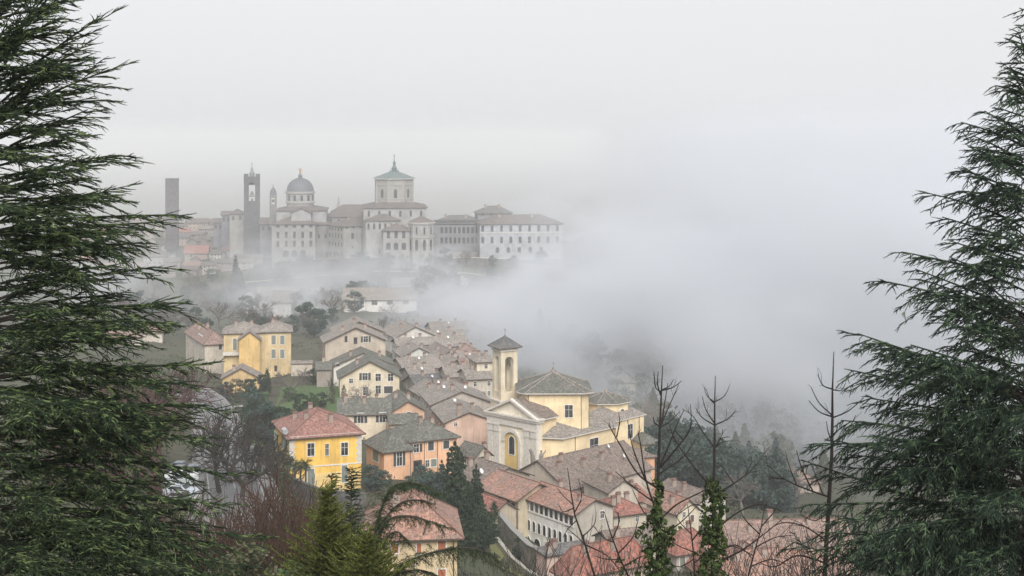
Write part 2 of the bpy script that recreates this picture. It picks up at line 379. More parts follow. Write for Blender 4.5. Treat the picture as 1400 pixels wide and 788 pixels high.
def fog_bank():
    """rolling cloud over the valley on the right, thinning to the left below the hilltop town"""
    x0, x1, y0, y1, z0, z1 = -480, 640, 330, 1450, -70, 132
    m, t, pv = volume_mat('fog_cloud', (.905, .922, .952))
    N = t.nodes; L = t.links
    def add(typ, ins={}, **kw):
        n = N.new(typ)
        for k, v in kw.items(): setattr(n, k, v)
        for k, v in ins.items():
            if isinstance(v, bpy.types.NodeSocket): L.new(v, n.inputs[k])
            else: n.inputs[k].default_value = v
        return n
    def ma(op, a, b=0.0, c=0.0, clamp=False):
        n = add('ShaderNodeMath', operation=op, use_clamp=clamp)
        for i, v in enumerate((a, b, c)):
            if isinstance(v, bpy.types.NodeSocket): L.new(v, n.inputs[i])
            else: n.inputs[i].default_value = v
        return n.outputs[0]
    def sm(v, a, b): return add('ShaderNodeMapRange', {'Value': v, 'From Min': a, 'From Max': b}, interpolation_type='SMOOTHSTEP').outputs[0]
    pos = add('ShaderNodeTexCoord').outputs['Object']
    xyz = add('ShaderNodeSeparateXYZ', {'Vector': pos}); x, y, z = xyz.outputs
    sq = add('ShaderNodeMapping', {'Vector': pos, 'Scale': (1, 1, 1.8)}).outputs[0]
    n1 = add('ShaderNodeTexNoise', {'Vector': sq, 'Scale': .0085, 'Detail': 3.0, 'Roughness': .55}).outputs['Fac']
    n2 = add('ShaderNodeTexNoise', {'Vector': sq, 'Scale': .021, 'Detail': 4.0, 'Roughness': .6}).outputs['Fac']
    nn = ma('ADD', ma('SUBTRACT', n1, .5), ma('MULTIPLY', ma('SUBTRACT', n2, .5), .35))
    # right bank: starts east of a wavering line
    xe = ma('ADD', ma('SUBTRACT', x, ma('MULTIPLY', ma('SUBTRACT', y, 700), -.06)), ma('MULTIPLY', nn, 330))
    xe = ma('ADD', xe, ma('MULTIPLY', ma('MULTIPLY', sm(y, 400, 490), sm(y, 720, 600)), ma('MULTIPLY', sm(z, 56, 36), 66)))
    xe = ma('SUBTRACT', xe, ma('MULTIPLY', sm(z, 45, 70), 26))
    xe = ma('SUBTRACT', xe, ma('MULTIPLY', sm(y, 800, 930), 80))
    d1 = sm(xe, 2, 125)
    ye = ma('ADD', y, ma('MULTIPLY', nn, 260)); d1 = ma('MULTIPLY', d1, sm(ye, 345, 540))
    # low wisps below the hilltop
    g1 = ma('MULTIPLY', sm(y, 415, 580), sm(y, 930, 780))
    zt = ma('ADD', z, ma('MULTIPLY', nn, -90)); g1 = ma('MULTIPLY', g1, sm(zt, 34, 2))
    g1 = ma('MULTIPLY', g1, sm(ma('ADD', x, ma('MULTIPLY', nn, 420)), -420, 40))
    g1 = ma('MULTIPLY', g1, ma('ADD', .22, ma('MULTIPLY', sm(n2, .43, .6), 1.25)))
    veil = ma('MULTIPLY', sm(y, 430, 900), .0003)
    # fade to the walls of the box
    ed = ma('MULTIPLY', sm(x, x0, x0 + 60), ma('MULTIPLY', sm(y, y0, y0 + 40), sm(z, z1 - 2, z1 - 75)))
    lump = sm(n1, .36, .62)
    lump = ma('MULTIPLY', lump, sm(n2, .36, .6))
    lump = ma('ADD', .13, ma('MULTIPLY', lump, 2.9))
    dens = ma('MULTIPLY', ma('ADD', veil, ma('ADD', ma('MULTIPLY', d1, FOG_R), ma('MULTIPLY', g1, FOG_L))), ma('MULTIPLY', ed, lump))
    L.new(dens, pv.inputs['Density'])
    o = MB().box(x0, x1, y0, y1, z0, z1).build('fog_bank', m); tag(o, kind='stuff')
    m.cycles.volume_step_rate = .35 if hasattr(m, 'cycles') and hasattr(m.cycles, 'volume_step_rate') else 1
FOG_R, FOG_L = .0115, .0066
fog_bank()
S.cycles.volume_step_rate = .4; S.cycles.volume_max_steps = 256
S.cycles.volume_bounces = 5; S.cycles.max_bounces = 8; S.cycles.diffuse_bounces = 3; S.cycles.glossy_bounces = 2; S.cycles.transparent_max_bounces = 4
S.cycles.use_denoising = True
S.cycles.sample_clamp_indirect = 6
# ---------------------------------------------------------------- building kit
RED = tiles((.40, .21, .155), (.31, .205, .165), .36, .8); REDO = tiles((.37, .14, .10), (.25, .125, .10), .36, .9); BROWN = tiles((.24, .18, .15), (.195, .16, .135), .36, .9)
PINKR = tiles((.33, .215, .175), (.25, .18, .15), .36, .9); GREYR = tiles((.17, .165, .14), (.12, .125, .105), .36, .8); TAN = tiles((.33, .285, .25), (.25, .225, .20), .36, .9)
RIB = tiles((.32, .165, .13), (.27, .135, .11), .62, .35); SLATE = tiles((.155, .15, .145), (.12, .12, .12), .4, .6)
WOOD = flat('eaves_wood', (.09, .065, .05), .8); WHITE = flat('white_trim', (.72, .70, .66), .8); STONEW = flat('pale_stone', (.62, .58, .52), .85)
GL = glass(); SHB = flat('brown_shutter', (.13, .075, .055), .7); SHG = flat('grey_green_shutter', (.20, .22, .19), .7); SHO = flat('orange_shutter', (.38, .13, .06), .7); SHK = flat('dark_shutter', (.06, .055, .05), .7)
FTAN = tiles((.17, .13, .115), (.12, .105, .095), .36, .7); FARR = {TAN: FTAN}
CAP = flat('clay_cap', (.2, .105, .08), .9); METAL = flat('grey_metal', (.22, .22, .23), .5, .6); DISH = flat('white_dish', (.75, .75, .75), .5)
SHUT = {'b': SHB, 'g': SHG, 'o': SHO, 'k': SHK}
WIN = {}
def arc(w, z0, h, k=8):
    """closed arch outline from the sill z0, springing at h-w/2"""
    zs = h - w / 2
    return [(-w / 2, z0), (w / 2, z0)] + [(w / 2 * math.cos(a), zs + w / 2 * math.sin(a)) for a in [math.pi * i / k for i in range(k + 1)]]
def win_meshes(style, w, h, lod):
    """local: x along the wall, outward is -y, z up from the sill. Returns pane mesh and [(name, mesh)] children"""
    key = (style, round(w, 1), round(h, 1), lod)
    if key in WIN: return WIN[key]
    w, h = max(.3, round(w, 1)), max(.3, round(h, 1)); kind, sh = style.split(':') if ':' in style else (style, '')
    kids = []; p = MB()
    t = min(.16, w * .14)
    if kind == 'arch':
        o = arc(w, 0, h); p.poly([(x, -.02, z) for x, z in o], 0)
        f = MB(); o2 = arc(w + 2 * t, -t, h + t)
        for i in range(len(o)):
            j = (i + 1) % len(o)
            f.poly([(o2[i][0], -.1, o2[i][1]), (o2[j][0], -.1, o2[j][1]), (o[j][0], -.1, o[j][1]), (o[i][0], -.1, o[i][1])])
            f.poly([(o[i][0], -.1, o[i][1]), (o[j][0], -.1, o[j][1]), (o[j][0], .02, o[j][1]), (o[i][0], .02, o[i][1])])
            f.poly([(o2[j][0], -.1, o2[j][1]), (o2[i][0], -.1, o2[i][1]), (o2[i][0], .02, o2[i][1]), (o2[j][0], .02, o2[j][1])])
        if lod: kids.append(('frame', f.mesh('frame', WHITE)))
    elif kind == 'dark':
        p.box(-w / 2, w / 2, -.025, .03, 0, h, 0)
    else:
        p.box(-w / 2, w / 2, -.02, .03, 0, h, 0)
        f = MB() if lod else p; m = 0 if lod else 1
        f.box(-w / 2 - t, -w / 2, -.09, .03, -t, h + t, m); f.box(w / 2, w / 2 + t, -.09, .03, -t, h + t, m)
        f.box(-w / 2, w / 2, -.09, .03, h, h + t, m); f.box(-w / 2, w / 2, -.13, .03, -t, 0, m)
        if lod and kind != 'shut':
            f.box(-.035, .035, -.045, -.02, 0, h, m); f.box(-w / 2, -.036, -.045, -.02, h * .6, h * .6 + .06, m); f.box(.036, w / 2, -.045, -.02, h * .6, h * .6 + .06, m)
        if lod: kids.append(('frame', f.mesh('frame', WHITE)))
        if kind == 'shut':
            for s in (-1, 1):
                b = MB(); b.box(min(s * .015, s * (w / 2 - .01)), max(s * .015, s * (w / 2 - .01)), -.075, -.021, .02, h - .02)
                for q in range(int(h / .3)): b.box(min(s * .06, s * (w / 2 - .05)), max(s * .06, s * (w / 2 - .05)), -.09, -.076, .08 + q * .3, .24 + q * .3)
                if lod: kids.append(('shutter', b.mesh('shutter', SHUT[sh])))
                else: p.box(min(s * .02, s * (w / 2)), max(s * .02, s * (w / 2)), -.05, -.021, 0, h, 2)
        if kind == 'open':
            for s in (-1, 1):
                b = MB(); a = s * (w / 2 + t + .02); c = s * (w / 2 + t + w / 2); b.box(min(a, c), max(a, c), -.07, -.01, 0, h)
                for q in range(int(h / .3)): b.box(min(a, c) + .05, max(a, c) - .05, -.085, -.071, .06 + q * .3, .22 + q * .3)
                kids.append(('shutter', b.mesh('shutter', SHUT[sh])))
    me = p.mesh('window', [GL, WHITE, SHUT.get(sh, SHB)])
    WIN[key] = (me, kids); return WIN[key]
class Block:
    """a rectangular block: near corner C, x = right wall direction, y = left wall direction"""
    def __init__(s, c, th, w=None, d=None, pxR=None, pxL=None, root=None, zroot=None):
        s.C = P(*c); s.th = R(th); s.u = Vector((math.cos(s.th), math.sin(s.th))); s.v = Vector((-math.sin(s.th), math.cos(s.th)))
        s.zE = s.C.z
        s.w = w if w else s.along(s.u, pxR); s.d = d if d else s.along(s.v, pxL)
        if s.w <= 0 or s.d <= 0 or s.w > 150 or s.d > 150: print('BAD BLOCK', c, th, s.w, s.d)
        s.w = min(max(s.w, 2), 120); s.d = min(max(s.d, 2), 120)
        cs = [s.C.xy + s.u * a * s.w + s.v * b * s.d for a, b in ((0, 0), (1, 0), (1, 1), (0, 1))]
        s.zb = min(G(q.x, q.y) for q in cs) - .6; s.zg = G(s.C.x, s.C.y)
        s.root = root; s.zr = zroot if zroot is not None else s.zg
    def along(s, dr, px):
        t = (px - CX) / F; return (t * s.C.y - s.C.x) / (dr.x - t * dr.y)
    def make_root(s, name, label, cat, group=None):
        s.root = empty(name, (s.C.x, s.C.y, s.zr), s.th, label, cat, group); s.inv = None; return s.root
    def put(s, mb, name, mats, parent=None):
        """mesh in block coordinates with world heights -> child of the root"""
        me = mb.mesh(name, mats)
        o = link(name, me, parent or s.root)
        if parent is None or parent is s.root:
            r = s.root
            M = Matrix.Translation((0, 0, 0))
            W = Matrix.Translation((s.C.x, s.C.y, 0)) @ Matrix.Rotation(s.th, 4, 'Z')
            RW = Matrix.Translation(r.location) @ Matrix.Rotation(r.rotation_euler.z, 4, 'Z')
            o.matrix_local = RW.inverted() @ W
        return o
    def walls(s, mat, roof, rise):
        m = MB(); w, d = s.w, s.d; z0, z1 = s.zb, s.zE
        m.prism([(0, 0), (w, 0), (w, d), (0, d)], z0, z1, 0, False)
        if roof == 'gx':
            for x in (0, w): m.poly([(x, 0, z1), (x, d, z1), (x, d / 2, z1 + rise)])
        elif roof == 'gy':
            for y in (0, d): m.poly([(0, y, z1), (w, y, z1), (w / 2, y, z1 + rise)])
        elif roof == 'shedy':
            m.poly([(0, d, z1), (w, d, z1), (w, d, z1 + rise), (0, d, z1 + rise)])
            for x in (0, w): m.poly([(x, 0, z1), (x, d, z1), (x, d, z1 + rise)])
        elif roof == 'shedx':
            m.poly([(w, 0, z1), (w, d, z1), (w, d, z1 + rise), (w, 0, z1 + rise)])
            for y in (0, d): m.poly([(0, y, z1), (w, y, z1), (w, y, z1 + rise)])
        elif roof == 'flat':
            m.poly([(0, 0, z1), (w, 0, z1), (w, d, z1), (0, d, z1)])
        s.wall = s.put(m, 'wall', mat); return s.wall
    def roof(s, mat, roof, rise, over=.5, t=.22, soffit=None, name='roof'):
        m = MB(); w, d, z, o = s.w, s.d, s.zE + .03, over; ridge = []
        if roof == 'flat': return None
        if roof == 'gx':
            k = rise / (d / 2); ze = z - k * o; zr = z + rise
            a = [(-o, -o, ze), (w + o, -o, ze), (w + o, d / 2, zr), (-o, d / 2, zr)]; b = [(w + o, d + o, ze), (-o, d + o, ze), (-o, d / 2, zr), (w + o, d / 2, zr)]
            m.slab([a, b], t); ridge = [((-o, d / 2, zr), (w + o, d / 2, zr))]; s.hz = lambda x, y: z + rise - k * abs(y - d / 2)
        elif roof == 'gy':
            k = rise / (w / 2); ze = z - k * o; zr = z + rise
            a = [(-o, d + o, ze), (-o, -o, ze), (w / 2, -o, zr), (w / 2, d + o, zr)]; b = [(w + o, -o, ze), (w + o, d + o, ze), (w / 2, d + o, zr), (w / 2, -o, zr)]
            m.slab([a, b], t); ridge = [((w / 2, -o, zr), (w / 2, d + o, zr))]; s.hz = lambda x, y: z + rise - k * abs(x - w / 2)
        elif roof == 'shedy':
            k = rise / d; m.slab([[(-o, -o, z - k * o), (w + o, -o, z - k * o), (w + o, d + o, z + rise + k * o), (-o, d + o, z + rise + k * o)]], t); s.hz = lambda x, y: z + k * y
        elif roof == 'shedx':
            k = rise / w; m.slab([[(-o, -o, z - k * o), (w + o, -o, z + rise + k * o), (w + o, d + o, z + rise + k * o), (-o, d + o, z - k * o)]], t); s.hz = lambda x, y: z + k * x
        else:
            hs = min(w, d) / 2; k = rise / hs; ze = z - k * o; zr = z + rise
            x0, x1, y0, y1 = -o, w + o, -o, d + o
            if roof == 'pyr' or abs(w - d) < .5:
                ap = (w / 2, d / 2, zr); cs = [(x0, y0, ze), (x1, y0, ze), (x1, y1, ze), (x0, y1, ze)]
                m.slab([[cs[i], cs[(i + 1) % 4], ap] for i in range(4)], t); ridge = [(c, ap) for c in cs]
            elif w > d:
                r0, r1 = (d / 2, d / 2, zr), (w - d / 2, d / 2, zr)
                m.slab([[(x0, y0, ze), (x1, y0, ze), r1, r0], [(x1, y0, ze), (x1, y1, ze), r1], [(x1, y1, ze), (x0, y1, ze), r0, r1], [(x0, y1, ze), (x0, y0, ze), r0]], t)
                ridge = [(r0, r1), ((x0, y0, ze), r0), ((x1, y0, ze), r1), ((x1, y1, ze), r1), ((x0, y1, ze), r0)]
            else:
                r0, r1 = (w / 2, w / 2, zr), (w / 2, d - w / 2, zr)
                m.slab([[(x0, y0, ze), (x1, y0, ze), r0], [(x1, y0, ze), (x1, y1, ze), r1, r0], [(x1, y1, ze), (x0, y1, ze), r1], [(x0, y1, ze), (x0, y0, ze), r0, r1]], t)
                ridge = [(r0, r1), ((x0, y0, ze), r0), ((x1, y0, ze), r0), ((x1, y1, ze), r1), ((x0, y1, ze), r1)]
            s.hz = lambda x, y: z + k * min(hs, x, w - x, y, d - y)
        for a, b in ridge: m.tube([Vector(a) + Vector((0, 0, .02)), Vector(b) + Vector((0, 0, .02))], .13, 5, 2)
        s.roofo = s.put(m, name, [mat, soffit or WOOD, CAP if mat in (RED, REDO, RIB, PINKR) else mat]); return s.roofo
    def window(s, wall, px, py, wpx, hpx, style='plain', lod=1, parent=None):
        dr = s.u if wall == 'R' else s.v
        a = s.along(dr, px - wpx / 2); b = s.along(dr, px + wpx / 2); c = (a + b) / 2; wm = abs(b - a)
        D = s.C.y + dr.y * c; z = Zp(py + hpx / 2, D); hm = hpx / F * D
        return s.place(wall, c, z, wm, hm, style, lod)
    def place(s, wall, c, z, wm, hm, style='plain', lod=1, name='window'):
        me, kids = win_meshes(style, wm, hm, lod)
        loc, rz = {'R': ((c, 0), 0), 'L': ((0, c), -math.pi / 2), 'E': ((s.w, c), math.pi / 2)}[wall]
        r = s.root; W = Matrix.Translation((s.C.x, s.C.y, 0)) @ Matrix.Rotation(s.th, 4, 'Z') @ Matrix.Translation((loc[0], loc[1], z)) @ Matrix.Rotation(rz, 4, 'Z')
        RW = Matrix.Translation(r.location) @ Matrix.Rotation(r.rotation_euler.z, 4, 'Z')
        o = link(name, me, r); o.matrix_local = RW.inverted() @ W
        for n, k in kids: link(n, k, o)
        return o
    def row(s, wall, n, px0, px1, py, wm, hm, style='plain', lod=0, dz=0.0):
        """n openings level with each other; py is the sill row at px0"""
        dr = s.u if wall == 'R' else s.v
        a, b = s.along(dr, px0), s.along(dr, px1); z = Zp(py, s.C.y + dr.y * a)
        for i in range(n): s.place(wall, a + (b - a) * i / max(1, n - 1), z, wm, hm, style, lod)
    def chimney(s, fx, fy, h=1.3, a=.45):
        x, y = fx * s.w, fy * s.d; z = s.hz(x, y); m = MB()
        m.box(x - a, x + a, y - a * .7, y + a * .7, z - .5, z + h, 0); m.box(x - a - .1, x + a + .1, y - a * .7 - .1, y + a * .7 + .1, z + h, z + h + .12, 1)
        m.box(x - a * .8, x + a * .8, y - a * .5, y + a * .5, z + h + .12, z + h + .32, 0); m.box(x - a - .06, x + a + .06, y - a * .7 - .06, y + a * .7 + .06, z + h + .32, z + h + .42, 1)
        c = link('chimney', m.mesh('chimney', [plaster((.36, .29, .245)), CAP]), s.roofo); return c
    def dish(s, fx, fy, h=1.0, r=.45):
        x, y = fx * s.w, fy * s.d; z = s.hz(x, y); m = MB(); m.tube([(x, y, z - .2), (x, y, z + h)], .03, 5, 1)
        n = 10; ax = Vector((.3, -.8, .5)).normalized(); e = ax.orthogonal().normalized(); f = ax.cross(e); c = Vector((x, y, z + h))
        rim = [c + (e * math.cos(2 * math.pi * i / n) + f * math.sin(2 * math.pi * i / n)) * r + ax * .12 for i in range(n)]
        for i in range(n): m.poly([c, rim[i], rim[(i + 1) % n]], 0, smooth=True)
        link('satellite_dish', m.mesh('satellite_dish', [DISH, METAL]), s.roofo)
    def antenna(s, fx, fy, h=2.5):
        x, y = fx * s.w, fy * s.d; z = s.hz(x, y); m = MB(); m.tube([(x, y, z - .2), (x, y, z + h)], .035, 4)
        for k in range(4): m.tube([(x - .5 + k * .08, y, z + h - .2 - k * .18), (x + .5 - k * .08, y, z + h - .2 - k * .18)], .02, 4)
        link('antenna', m.mesh('antenna', METAL), s.roofo)
    def pipe(s, wall, px, r=.07):
        dr = s.u if wall == 'R' else s.v; c = s.along(dr, px); m = MB()
        p = (c, -.09) if wall == 'R' else (-.09, c); m.tube([(p[0], p[1], s.zb), (p[0], p[1], s.zE - .1)], r, 6)
        s.put(m, 'downpipe', flat('copper_pipe', (.12, .075, .055), .6))
def H(name, label, wall, roofm, c, th, roof='hip', rise=2.0, over=.5, w=None, d=None, pxR=None, pxL=None, cat='house', group=None, wins=(), lod=1, chim=(), root=None, rows=(), dishes=(), ant=(), pipes=()):
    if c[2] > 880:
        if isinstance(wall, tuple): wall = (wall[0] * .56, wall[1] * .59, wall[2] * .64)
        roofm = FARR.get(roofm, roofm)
    b = Block(c, th, w, d, pxR, pxL)
    if root is None: b.make_root(name, label, cat, group)
    else: b.root = root
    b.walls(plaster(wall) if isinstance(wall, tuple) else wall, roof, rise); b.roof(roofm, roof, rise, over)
    for q in wins: b.window(*q[:5], q[5] if len(q) > 5 else 'plain', q[6] if len(q) > 6 else lod)
    for q in rows: b.row(*q)
    for q in chim: b.chimney(*q)
    for q in dishes: b.dish(*q)
    for q in ant: b.antenna(*q)
    for q in pipes: b.pipe(*q)
    return b
# ---------------------------------------------------------------- houses of the near village
YEL = (.86, .54, .12); CREAM = (.68, .56, .38); PALE = (.72, .62, .47); ORANGE = (.64, .37, .22); PINK = (.64, .45, .36); WHITEW = (.78, .76, .72); GREYW = (.42, .38, .33); APR = (.66, .44, .24); SALM = (.74, .44, .27)
# the bright yellow house by the road
b = H('villa', 'bright yellow two storey house with white corner stones and ribbed red hip roof', YEL, RIB, (396, 597, 285), 19, 'hip', 3.7, .8, pxR=494, d=17.5, cat='villa',
      wins=[('R', 425, 615, 9, 17, 'plain'), ('R', 447, 615, 4.5, 16, 'plain'), ('R', 471, 614, 9, 17, 'plain'), ('R', 471, 648, 8, 23, 'shut:g'), ('R', 425, 652, 9, 21, 'shut:g'),
            ('L', 377, 600, 3, 17, 'open:k'), ('L', 389, 606, 3.4, 17, 'open:k'), ('L', 383, 638, 3, 19, 'shut:k')], chim=[(.62, .2, 1.5), (.3, .35, 1.2), (.45, .75, 1.6), (.2, .62, 1.0)], ant=[(.8, .5)])
m = MB(); m2 = MB(); zt = b.zE - .25; zm = zt - 6.0
for k in range(11):
    L = 1.15 if k % 2 else .85; z0 = zt - .55 * (k + 1)
    m.box(-.06, L, -.07, -.001, z0, z0 + .5, 0); m2.box(b.w - L, b.w + .06, -.07, -.001, z0, z0 + .5, 0); m.box(-.07, -.001, 0, L, z0, z0 + .5, 0)
b.put(m2, 'quoin', STONEW)
b.put(m, 'quoin', STONEW)
m = MB(); m.box(-.1, b.w + .1, -.11, -.072, zm - .35, zm - .1, 0); m.box(-.11, -.072, -.1, b.d, zm - .35, zm - .1, 0); m.box(-.25, b.w + .25, -.25, -.002, zt - .02, zt + .2, 0)
b.put(m, 'string_course', WHITE)
m = MB()
for k in range(7): m.box(.05, b.w - .05, -.05, -.001, b.zb + .4 + k * .78, b.zb + 1.08 + k * .78)
b.put(m, 'banded_base', plaster((.80, .60, .27), .4))
m = MB(); m.tube([(-.6, 1.2, b.zE + .7), (-.6, 3.6, b.zE + .7)], .55, 10); b.put(m, 'roof_tank', flat('tank_metal', (.6, .62, .64), .35, .5))
# orange house with grey hip roofs: a low wing in front, the long wing behind
b = H('house', 'orange plastered house of two wings with mossy grey hip roofs beside the yellow villa', SALM, GREYR, (525, 615, 300), 27, 'hip', 2.6, .7, pxR=563, pxL=501, wins=[('R', 546, 627, 7, 20, 'open:k'), ('L', 514, 623, 8, 15, 'shut:g')], pipes=[('R', 561)])
H('house', None, SALM, GREYR, (562, 602, 313), 27, 'hip', 3.0, .7, pxR=625, d=13, root=b.root, wins=[('R', 569, 613, 7, 11, 'open:k'), ('R', 589, 610, 8, 12, 'shut:k'), ('R', 610, 608, 8, 11, 'shut:k'), ('R', 571, 638, 12, 17, 'dark'), ('R', 584, 634, 5, 9, 'plain'), ('R', 593, 633, 8, 10, 'shut:g')], pipes=[('R', 580), ('R', 598)], chim=[(.4, .4), (.75, .6)])
H('house', 'narrow cream house with grey gable roof between the orange house and the church front', (.52, .46, .36), GREYR, (649, 624, 318), 38, 'gy', 2.0, .6, pxR=671, pxL=626, wins=[('L', 633, 627, 4, 12, 'shut:k'), ('L', 641, 631, 4, 12, 'shut:k'), ('R', 660, 631, 7, 13, 'dark')], chim=[(.8, .2, 1.4)])
b = H('house', 'long cream house with two tall dark windows behind the yellow villa roof', PALE, GREYR, (464, 566, 348), 6, 'gx', 2.6, .7, pxR=532, d=12, wins=[('R', 493, 572, 8, 13, 'open:k'), ('R', 523, 571, 8, 13, 'open:k')], chim=[(.12, .4, 1.5), (.5, .35), (.75, .7)], pipes=[('R', 528)])
b = H('house', 'orange gabled house with grey roof right of the long cream house', (.62, .40, .27), GREYR, (536, 562, 352), 14, 'gy', 2.4, .6, pxR=580, d=16, chim=[(.6, .3), (.3, .6)], wins=[('R', 559, 566, 5, 6, 'plain')])
H('house', None, (.58, .42, .31), GREYR, (534, 579, 340), 12, 'gx', 1.5, .5, pxR=572, d=7, root=b.root)
# the houses in the garden
b = H('house', 'cream gabled house with grey roof and four dark windows above the garden', (.66, .57, .42), GREYR, (465, 516, 405), 9, 'gy', 4.6, .8, pxR=546, d=13,
      wins=[('R', 499, 515, 7, 10, 'open:k'), ('R', 517, 516, 7, 10, 'plain'), ('R', 534, 516, 7, 10, 'plain'), ('R', 480, 521, 5, 6, 'plain'), ('R', 500, 535, 7, 11, 'plain'), ('R', 517, 533, 7, 11, 'plain'), ('R', 531, 533, 12, 10, 'shut:k')], chim=[(.3, .4)])
b = H('house', 'white gabled house with grey roof half hidden behind the cream garden house', (.7, .67, .6), GREYR, (456, 500, 428), 10, 'gy', 3.8, .8, pxR=537, d=12, chim=[(.3, .3), (.8, .5)], wins=[('R', 462, 499, 5, 4, 'plain')])
H('shed', 'low grey roofed annexe at the left foot of the white gabled house', (.35, .3, .26), GREYR, (433, 505, 424), 8, 'gx', 1.5, .5, pxR=452, d=9, chim=[(.5, .5)], cat='annexe')
b = H('house', 'tall tan stone house with broad gable roof above the white gabled house', (.48, .41, .33), TAN, (445, 467, 442), 12, 'gy', 4.3, .9, pxR=527, d=13, chim=[(.3, .3), (.7, .6)], wins=[('R', 500, 464, 6, 8, 'open:k'), ('R', 473, 464, 4, 8, 'dark'), ('R', 486, 466, 5, 9, 'dark')])
H('house', 'tan house with stepped gable roof and antenna rising behind the tall stone house', (.46, .4, .33), TAN, (458, 455, 470), 12, 'gy', 3.6, .8, pxR=524, d=14, ant=[(.6, .3, 4)], chim=[(.4, .1)])
# the lane of hazy roofs leading to the church
lane = [
 ('grey gabled house with white front at the top of the hazy lane', (.62, .59, .54), TAN, (541, 461, 520), 20, dict(pxR=594, roof='gy', rise=3.6, d=16)),
 ('long grey roofed house next to the topmost gable of the lane', (.5, .47, .42), TAN, (592, 453, 560), 14, dict(pxR=640, roof='gx', rise=2.6, d=12)),
 ('pale house fading into mist at the far right end of the lane', (.66, .6, .5), TAN, (632, 452, 575), 12, dict(pxR=664, roof='gy', rise=2.6, d=14)),
 ('brown roofed low house under the topmost white gable', (.5, .46, .4), TAN, (544, 472, 500), 16, dict(pxR=590, roof='gx', rise=1.8, d=8)),
 ('house with wide white gable and curved eaves halfway up the lane', (.66, .66, .6), TAN, (551, 487, 480), 16, dict(pxR=594, roof='gy', rise=2.8, d=12)),
 ('house with low brown tiled roof amid dishes in the middle of the lane', (.5, .45, .38), TAN, (592, 474, 505), 16, dict(pxR=640, roof='gx', rise=2.6, d=11)),
 ('pink roofed house fading in mist left of the bell tower', (.58, .48, .4), PINKR, (622, 484, 500), 10, dict(pxR=656, roof='hip', rise=2.6, d=10)),
 ('tall narrow house with roof terrace below the wide white gable', (.54, .5, .45), TAN, (553, 505, 452), 24, dict(pxR=604, roof='gx', rise=2.6, d=11)),
 ('yellow fronted house with flat eaves in the haze left of the belfry', (.66, .58, .38), TAN, (613, 491, 478), 6, dict(pxR=632, roof='gx', rise=1.2, d=9)),
 ('yellow house with two openings next to the pale tower block', (.64, .54, .36), TAN, (631, 496, 465), 6, dict(pxR=656, roof='gx', rise=1.8, d=9)),
 ('tall pale cream block standing close behind the bell tower', (.66, .58, .45), TAN, (652, 494, 410), 14, dict(pxR=677, roof='hip', rise=1.2, d=9)),
 ('dark courtyard house with small dormer in the middle of the lane', (.4, .36, .31), SLATE, (572, 532, 425), 22, dict(pxR=622, roof='gx', rise=3.0, d=12)),
 ('brown roofed house behind the long gable and left of the tower block', (.48, .43, .36), TAN, (612, 515, 425), 14, dict(pxR=648, roof='gx', rise=2.2, d=10)),
 ('narrow grey house wedged beside the dark lane', (.5, .46, .4), TAN, (566, 519, 436), 20, dict(pxR=600, roof='gx', rise=2.4, d=14)),
 ('house with two chimneys just below the brown low roof', (.54, .5, .44), BROWN, (596, 490, 482), 18, dict(pxR=636, roof='gy', rise=2.6, d=16)),
 ('long low roof stretched across the upper lane', (.52, .48, .43), TAN, (566, 466, 535), 12, dict(pxR=636, roof='gx', rise=2.6, d=13)),
 ('stone house with broad gable in the crowded middle of the lane', (.52, .47, .41), TAN, (604, 504, 455), 24, dict(pxR=646, roof='gy', rise=2.8, d=16)),
 ('hazy house with shallow roof under the pink roofed one', (.56, .5, .42), PINKR, (634, 505, 448), 12, dict(pxR=664, roof='gx', rise=2.0, d=12)),
 ('brown roofed house packed behind the dormer house', (.5, .45, .39), BROWN, (604, 540, 402), 16, dict(pxR=660, roof='gx', rise=2.8, d=14)),
 ('grey roofed house leaning against the long gable from the lane side', (.48, .44, .39), TAN, (586, 546, 398), 20, dict(pxR=628, roof='gy', rise=2.6, d=15)),
 ('misty house behind the topmost row of the lane', (.54, .5, .46), TAN, (560, 445, 590), 10, dict(pxR=606, roof='gx', rise=2.6, d=12)),
 ('misty gabled house far up beside the pale fading house', (.56, .52, .48), TAN, (606, 446, 600), 14, dict(pxR=646, roof='gy', rise=2.8, d=13)),
 ('low house with shed roof tucked under the tower block', (.52, .46, .38), TAN, (640, 518, 405), 14, dict(pxR=678, roof='gx', rise=2.0, d=10)),
]
for i, (lab, wc, rm, c, th, kw) in enumerate(lane):
    kw['d'] = kw['d'] * 1.25; b = H('house', lab, wc, rm, c, th, over=.7, group='hazy houses along the village lane', **kw)
    b.chimney(.3, .45, 1.2); b.chimney(.75, .55, 1.1)
    if i % 2: b.dish(.5, .3)
    if i % 3 == 0: b.antenna(.6, .4)
    n = max(1, int(b.w / 3.6))
    for k in range(n):
        x = b.w * (k + .5) / n
        b.place('R', x, b.zE - 2.3, .9, 1.3, 'open:k' if i % 2 else 'plain', 1)
        if b.zE - b.zg > 6: b.place('R', x, b.zE - 5.2, .9, 1.4, 'shut:g' if k % 2 else 'plain', 1)
    for k in range(3): b.place('L', b.d * (k + .5) / 3, b.zE - 2.4, .9, 1.4, 'shut:k', 1)
b = H('house', 'pink gabled house with tall chimney and long grey roof facing the church front', PINK, TAN, (609, 577, 352), 13, 'gy', 2.3, .6, pxR=673, d=19, chim=[(.3, .02, 2.6, .6), (.7, .4)], dishes=[(.75, .5), (.4, .7)], wins=[('R', 623, 580, 4, 5, 'plain')])
for k in range(5): b.place('L', 1.6 + k * 3.8, b.zE - 2.2, 1.0, 1.6, 'shut:g', 1); b.place('L', 1.6 + k * 3.8, b.zE - 5.6, 1.0, 1.6, 'shut:k', 1)
